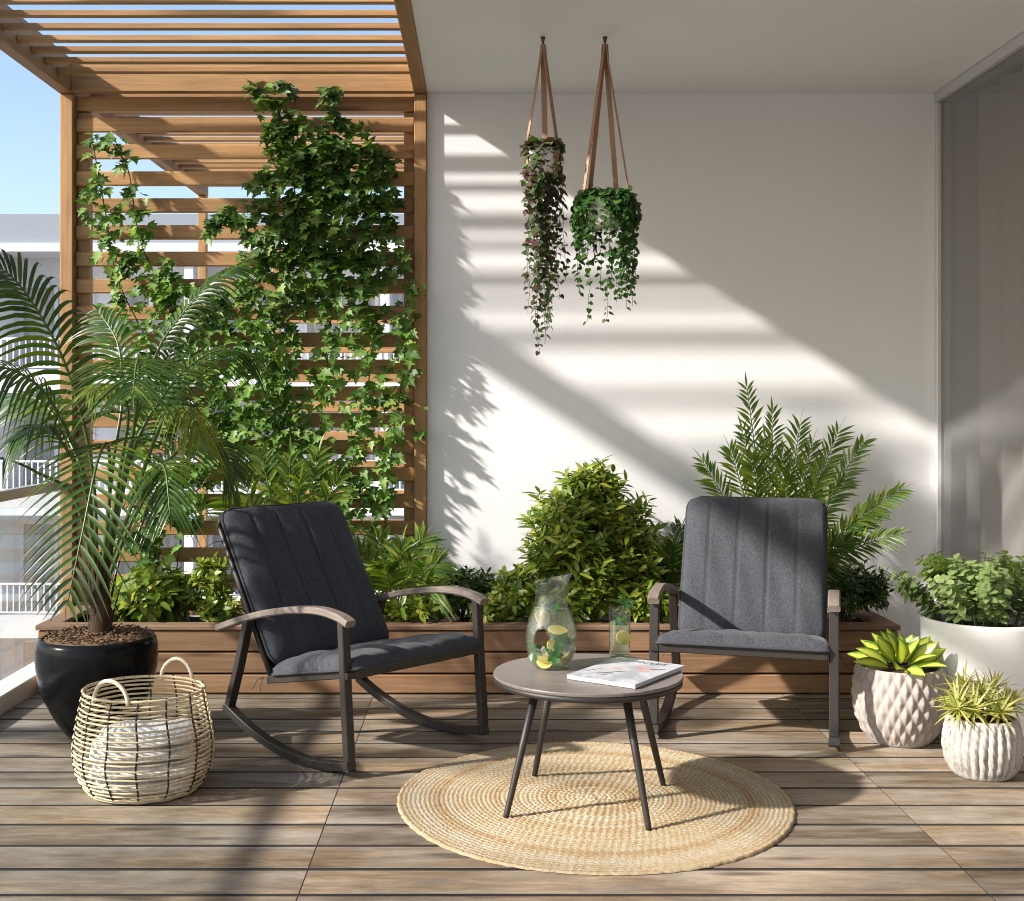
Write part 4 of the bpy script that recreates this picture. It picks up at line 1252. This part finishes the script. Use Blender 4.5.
feather_palm('feather_palm', 'tall feathery palm in the planter, behind the camera facing chair', (X(775,5.85), 5.85, .27),
  [(747,388,5.85),(742,430,5.7),(800,424,5.95),(838,432,5.82),(864,442,5.72),(900,490,5.5),(897,535,5.5),(703,462,5.85),(765,440,5.98),(826,462,5.65),(782,455,5.75),(815,480,5.95),(880,505,5.62),(850,540,5.6),(752,460,5.6),(772,412,5.9),(812,445,5.8),(845,480,5.85),(730,450,5.8),(790,470,5.6),(868,520,5.7)],
  .122, .0130, 24, droop=.22, arch=.22, ang=50)
feather_palm('feather_palm', 'feathery palm rising behind the sideways rocking chair, in front of the ivy', (X(288,5.82), 5.82, .27),
  [(238,470,5.75),(262,452,5.85),(290,458,5.8),(318,455,5.85),(338,478,5.8),(228,500,5.7),(300,480,5.65)], .16, .018, 17, droop=.3, arch=.3)
feather_palm('feather_palm', 'low feathery palm in the planter, under the right corner of the ivy screen', (X(394,5.80), 5.80, .27),
  [(356,548,5.8),(378,540,5.85),(402,545,5.8),(424,538,5.8),(440,562,5.75),(442,592,5.68),(350,578,5.7),(412,560,5.65),(385,565,5.65)], .15, .018, 16, droop=.3, arch=.3)
feather_palm('feather_palm', 'dark slender palm sprout between the rounded shrub and the camera facing chair', (X(662,5.84), 5.84, .27),
  [(682,528,5.85),(694,555,5.8),(650,560,5.9),(672,548,5.75),(636,585,5.8)], .14, .016, 15, 'areca', droop=.3, arch=.3)

# ------------------------------------------------------------------ hanging plants
M['leather'] = mat_plain('tan_leather', (.36,.21,.13), .55, nscale=60, var=.12)
M['hpot'] = mat_plain('white_ceramic', (.72,.71,.69), .35, nscale=30, var=.05, bumps=.02)
M['brass'] = mat_plain('bronze_hook', (.12,.09,.07), .35, .8)
def round_leaf(mb, base, d, n, L, heart=True):
    d = d.normalized(); n = (n-d*n.dot(d))
    n = n.normalized() if n.length > 1e-5 else d.orthogonal().normalized()
    s = d.cross(n)
    ring = [(0.06,0),(-.12,.22),(.02,.44),(.34,.50),(.68,.32),(1,0),(.68,-.32),(.34,-.50),(.02,-.44),(-.12,-.22)]
    vs = [base+d*(.35*L)] + [base + d*(a*L) + s*(b*L) + n*(.12*abs(b)*L - .1*L*a*a) for a, b in ring]
    m = len(ring)
    mb.add(vs, [(0, 1+i, 1+(i+1) % m) for i in range(m)], [[(.3,0),(.5,1),(.5,1)]]*m)
def hanging(label, hx, hy, rim_z, pr, ph_, strands, mat, leafL, vis, seed, top):
    rr = random.Random(seed)
    root = empty('hanging_planter', (hx, hy, CEIL), 0, label, 'hanging plant', 'hanging planters on leather straps')
    f = MB(); f.lathe([(.0005,rim_z-ph_),(pr*.75,rim_z-ph_),(pr*.86,rim_z-ph_+.008),(pr,rim_z-.004),(pr,rim_z),(pr-.007,rim_z),(pr-.012,rim_z-.03),(.0005,rim_z-.03)], 40, (hx, hy, 0))
    plant_part(root, f, 'pot', M['hpot'])
    hook = MB(); hook.tube([(hx, hy, CEIL-.0005), (hx, hy, CEIL-.014), (hx, hy, CEIL-.035)], [.011,.007,.004], 10)
    plant_part(root, hook, 'hook', M['brass'])
    for k, a in enumerate(vis):
        e = V((math.cos(a), math.sin(a), 0)); tng = V((-e.y, e.x, 0))
        path = [V((hx,hy,CEIL-.030))+e*.004, V((hx,hy,CEIL-.10))+e*.012, V((hx,hy,rim_z))+e*(pr+.003), V((hx,hy,rim_z-ph_+.006))+e*(pr*.88+.003), V((hx,hy,rim_z-ph_-.003))+e*(pr*.7)]
        f = MB(); vs = []; fs = []
        hw_ = .0115
        for i, p in enumerate(path):
            nn = e*.003 if i < 4 else V((0,0,-.003))
            vs += [p-tng*hw_, p+tng*hw_, p+tng*hw_+nn, p-tng*hw_+nn]
        for i in range(len(path)-1):
            for q in range(4): fs.append((i*4+q, i*4+(q+1) % 4, (i+1)*4+(q+1) % 4, (i+1)*4+q))
        f.add(vs, fs, flat=True)
        plant_part(root, f, 'strap', M['leather'])
    lf = MB(); st = MB()
    for (a, ln, off) in strands:
        e = V((math.cos(a), math.sin(a), 0))
        r1 = pr + .012 + off
        pts = [V((hx,hy,rim_z-.02))+e*pr*.5, V((hx,hy,rim_z+.022+rr.uniform(0,.02)))+e*pr*.85, V((hx,hy,rim_z-.02))+e*r1]
        z = rim_z-.02; p = pts[-1].copy()
        nseg = max(2, int(ln/.05))
        for i in range(nseg):
            p = p + V((rr.uniform(-.008,.008), rr.uniform(-.008,.008), -ln/nseg)); pts.append(p.copy())
        sp = spline(pts, len(pts)*5)
        st.tube(sp, .0011, 3, cap=False)
        acc = 0
        for i in range(1, len(sp)):
            acc += (sp[i]-sp[i-1]).length
            if acc > leafL*.62:
                acc = 0
                fade = .55 + .45*(1-i/len(sp))
                for sg in (0, 1):
                    if rr.random() < .12: continue
                    b = rr.uniform(0, 6.28)
                    o = V((math.cos(b), math.sin(b), 0))
                    round_leaf(lf, sp[i]+o*.006, o*.8+V((0,0,-.7+rr.gauss(0,.35))), V((o.x*.6+rr.gauss(0,.3), o.y*.6-.5, .6+rr.gauss(0,.3))), leafL*rr.uniform(.7,1.2)*fade)
    for _ in range(top):   # leaves heaped over the rim
        a = rr.uniform(0, 6.28); r = pr*1.05*math.sqrt(rr.random())
        p = V((hx+r*math.cos(a), hy+r*math.sin(a), rim_z + rr.uniform(-.01,.045)*(1-.5*(r/pr)**2)))
        o = V((math.cos(a), math.sin(a), 0))
        round_leaf(lf, p, o+rvec(rr)*.6+V((0,0,-.1)), V((o.x*.4, o.y*.4-.3, 1))+rvec(rr)*.5, leafL*rr.uniform(.75,1.25))
    plant_part(root, lf, 'foliage', mat); plant_part(root, st, 'trailing_stems', M['gstem'])
    return root
HY = 5.213
rs = random.Random(3)
S1 = []
for k in range(21):
    a = rs.uniform(0, 6.28)
    S1.append((a, rs.choice((.16,.25,.38,.5,.55,.62,.66))*rs.uniform(.9,1.1), rs.uniform(-.055,-.015)))
S1 += [(rs.uniform(0,6.28), rs.uniform(.06,.22), rs.uniform(-.04,-.008)) for _ in range(20)]
S1 += [(R(250), .84, -.03), (R(262), .80, -.04), (R(235), .74, -.03), (R(285), .72, -.035)]
hanging('hanging planter with a long column of purple and green heart leaves, left of the pair', X(543,HY), HY, Z(150,HY), .072, .11, S1, M['hearts'], .038,
        (R(200), R(80), R(-40)), 31, 90)
S2 = []
for k in range(36):
    a = rs.uniform(0, 6.28)
    S2.append((a, rs.choice((.10,.16,.22,.28,.34,.40))*rs.uniform(.9,1.1), rs.uniform(-.01,.022)))
S2 += [(rs.uniform(0,6.28), rs.uniform(.05,.16), rs.uniform(-.015,.012)) for _ in range(22)]
S2 += [(R(235), .50, .01), (R(275), .50, .0), (R(300), .44, .0)]
hanging('shorter bushy hanging planter of bright green leaves, right of the pair', X(605,HY), HY, Z(200,HY), .102, .12, S2, M['hang'], .036,
        (R(205), R(125), R(55), R(-20)), 32, 150)

# ------------------------------------------------------------------ potted plants on the right
# large white tub
wx, wy = 1.985, 4.92
r1 = empty('potted_bush', (wx, wy, 0), 0, 'large white cylinder tub of sage green leafy stems by the glass door', 'potted plant')
f = MB(); f.lathe([(.0005,0),(.224,0),(.230,.006),(.236,.44),(.236,.454),(.233,.458),(.224,.458),(.221,.452),(.219,.40)], 72, (wx, wy, 0))
plant_part(r1, f, 'tub', mat_plaster('white_fibrecement', (.74,.73,.71), .15))
f = MB(); f.lathe([(.219,.405),(.12,.415),(.0005,.42)], 40, (wx, wy, 0)); plant_part(r1, f, 'soil', M['soil'])
lf = MB(); st = MB(); rr = random.Random(41)
for k in range(64):
    a = rr.uniform(0, 6.28); q = math.sqrt(rr.random())
    b0 = V((wx + .16*q*math.cos(a), wy + .16*q*math.sin(a), .41))
    lean = q*.22
    H = rr.uniform(.20, .335)*(1-.25*q)
    p3 = b0 + V((math.cos(a)*lean*rr.uniform(.6,1.15), math.sin(a)*lean*rr.uniform(.5,1.), H))
    if p3.x > XG-.03: p3.x = XG-.03
    sp = spline([b0, b0.lerp(p3, .5)+V((0,0,.03)), p3], 12)
    st.tube(sp, .0022, 4)
    for i in range(3, 13):
        tdir = (sp[min(i+1,12)]-sp[i-1]).normalized()
        u = tdir.orthogonal().normalized(); w_ = tdir.cross(u)
        for sg in (0, 1, 2):
            an = i*1.57 + sg*2.09 + rr.uniform(-.4,.4)
            e = u*math.cos(an)+w_*math.sin(an)
            L = .040*rr.uniform(.75,1.2)*(1 if i < 11 else .75)
            blade(lf, sp[i]+e*.006, e+tdir*rr.uniform(.0,.5), tdir-e*.3+rvec(rr)*.2, L, L*.72, .25, 4, .15, prof_round)
for i, v in enumerate(lf.v):
    if v[0] > XG-.016: lf.v[i] = (XG-.016, v[1], v[2])
plant_part(r1, lf, 'foliage', M['mintbush']); plant_part(r1, st, 'stems', M['gstem'])

# faceted grey pot
gx, gy = 1.612, 4.80
r2_ = empty('potted_hosta', (gx, gy, 0), 0, 'pale faceted pot with broad yellow and green leaves, beside the camera facing chair', 'potted plant')
def tri(x): x = x % 1.; return 1-abs(2*x-1)
def facet(r, z, a):
    if z < .008 or r < .1: return r
    k = smoothstep(.0, .03, z)*smoothstep(.300, .285, z)
    u = a/(2*math.pi)*25; q = z*11
    h = min(tri(u+q), tri(u-q))*1.3 + .25*max(tri(u+q), tri(u-q))
    return r + (h-.55)*.008*k
f = MB(); pf = lerp_prof([(.100,0),(.114,.006),(.142,.05),(.165,.11),(.173,.17),(.170,.23),(.160,.282),(.156,.291),(.149,.292),(.146,.27)], 90)
f.lathe(pf, 300, (gx, gy, 0), cap0=True, mod=facet)
plant_part(r2_, f, 'pot', mat_plain('pale_concrete', (.36,.315,.285), .8, nscale=55, var=.14, bumps=.25, spec=.25))
f = MB(); f.lathe([(.147,.275),(.08,.283),(.0005,.286)], 40, (gx, gy, 0)); plant_part(r2_, f, 'soil', M['soil'])
rr = random.Random(42)
for k in range(38):
    a = k*2.39996 + rr.uniform(-.15,.15); q = (k+.5)/38
    el = R(84 - 78*q + rr.uniform(-6,6))
    e = V((math.cos(a), math.sin(a), 0))
    d = e*math.cos(el) + UP*math.sin(el)
    L = (.10 + .065*q)*rr.uniform(.88,1.12)
    f = MB()
    blade(f, V((gx,gy,.285)) + e*(.02+.045*q) + UP*(.035*(1-q)), d, UP*.6 + V((-.1,-.75,0)) - e*.2 + rvec(rr)*.3, L, .054*rr.uniform(.88,1.1), .22, 7, .28, prof_ell)
    plant_part(r2_, f, 'leaf', M['hosta'])

# carved pot with spiky rosettes
cx_, cy_ = 1.760, 4.37
r3 = empty('potted_spiky_plant', (cx_, cy_, 0), R(0), 'small weathered ribbed pot of spiky yellowish rosettes in front of the white tub', 'potted plant')
def ribs(r, z, a):
    if r < .09: return r
    k = smoothstep(.0, .035, z)*smoothstep(.205, .185, z)
    rb = abs(math.sin(a*14 + .35*math.sin(z*22)))**.7
    chip = .0025*math.sin(a*37+z*90)*math.sin(z*61+a*13)
    return r + ((rb-.6)*.0115 + chip)*k
f = MB(); f.lathe(lerp_prof([(.090,0),(.102,.006),(.120,.045),(.130,.10),(.127,.155),(.116,.195),(.111,.202),(.104,.203),(.101,.18)], 80), 252, (cx_, cy_, 0), cap0=True, mod=ribs)
def mat_weathered():
    m, nt, out = new_mat('weathered_stoneware')
    co = objco(nt)
    n1 = noise(nt, co, 30, 6, .7); n2 = noise(nt, mapped(nt, co, (40, 40, 14)), 1., 5, .7, .5)
    c = ramp(nt, n2, [(.33, (.17,.14,.115)), (.44, (.34,.315,.285)), (.7, (.41,.385,.355))])
    c = mixc(nt, ramp(nt, n1, [(.62, (0,0,0)), (.72, (1,1,1))]), c, (.20,.155,.12))
    principled(nt, out, Base_Color=c, Roughness=.85, Normal=bump(nt, math_(nt, 'ADD', n1, n2), .6, .008), Specular_IOR_Level=.2); return m
plant_part(r3, f, 'pot', mat_weathered())
f = MB(); f.lathe([(.102,.185),(.06,.19),(.0005,.192)], 40, (cx_, cy_, 0)); plant_part(r3, f, 'soil', M['soil'])
rr = random.Random(43)
st = MB()
for (dx, dy, hz) in ((-.055,-.06,.05),(.03,-.075,.045),(.09,-.02,.06),(-.085,.01,.075),(.0,.0,.095),(.06,.05,.10),(-.04,.06,.11),(.105,.045,.055),(-.105,-.045,.05),(.01,-.03,.07)):
    c = V((cx_+dx, cy_+dy, .192+hz))
    st.tube([V((cx_+dx*.6, cy_+dy*.6, .185)), c], .005, 6)
    f = MB()
    ax = V((dx*5, dy*5-.25, 1)).normalized(); u = ax.orthogonal().normalized(); w_ = ax.cross(u)
    for k in range(30):
        a = k*2.39996; q = (k+.5)/30
        el = R(66-92*q+rr.uniform(-8,8))
        e = u*math.cos(a)+w_*math.sin(a)
        blade(f, c + e*.005, e*math.cos(el)+ax*math.sin(el), ax-e*.2+rvec(rr)*.1, rr.uniform(.062,.102), .0125, .14, 3, .3, prof_grass)
    plant_part(r3, f, 'rosette', M['spike'])
plant_part(r3, st, 'stems', M['stem'])

# ------------------------------------------------------------------ tree added out of view to shade the wall and dapple the deck
def added_shade_tree(x, y, crowns, seed):
    rr = random.Random(seed)
    root = empty('added_shade_tree', (x, y, -12), 0, 'leafy tree added out of view at the left to shade the wall and deck', 'tree')
    tk = MB()
    top = V(crowns[0][0])
    tk.tube(spline([(x, y, -12), (x+.1, y, -6), (x-.05, y+.1, 0), (x, y, 2.6)], 20), [.22-.007*i for i in range(21)], 10)
    for (c, r, n_) in crowns:
        c = V(c)
        tk.tube(spline([(x, y, 2.2), V((x, y, 2.6)).lerp(c, .5)+V((0,0,.15)), c], 10), [.05-.004*i for i in range(11)], 6)
    plant_part(root, tk, 'trunk', M['stem'])
    lf = MB()
    for (c, r, n_) in crowns:
        c = V(c)
        for _ in range(n_):
            d = rvec(rr); q = rr.random()**.45
            p = c + V((d.x*r[0], d.y*r[1], d.z*r[2]))*q
            blade(lf, p, rvec(rr)+V((0,0,-.3)), rvec(rr)+UP, rr.uniform(.07,.11), .045, .2, 3, .2, prof_ell)
    plant_part(root, lf, 'crown', M['bush'])
def along(px, py, Y, dlt):   # a point up the sun's ray from a spot of the wall or the deck
    s_ = SUN/abs(SUN.z)
    return P(px, py, Y) - s_*dlt
added_shade_tree(-5.2, 3.6, [(along(872,482,WALLY,3.6), (.10,.085,.27), 420), (along(925,535,WALLY,3.7), (.10,.07,.20), 180),
   (along(985,885,1612/480,3.9), (.40,.22,.28), 110), (along(110,872,1612/467,4.0), (.55,.30,.30), 70), (along(430,890,1612/485,4.2), (.6,.22,.25), 80)], 77)
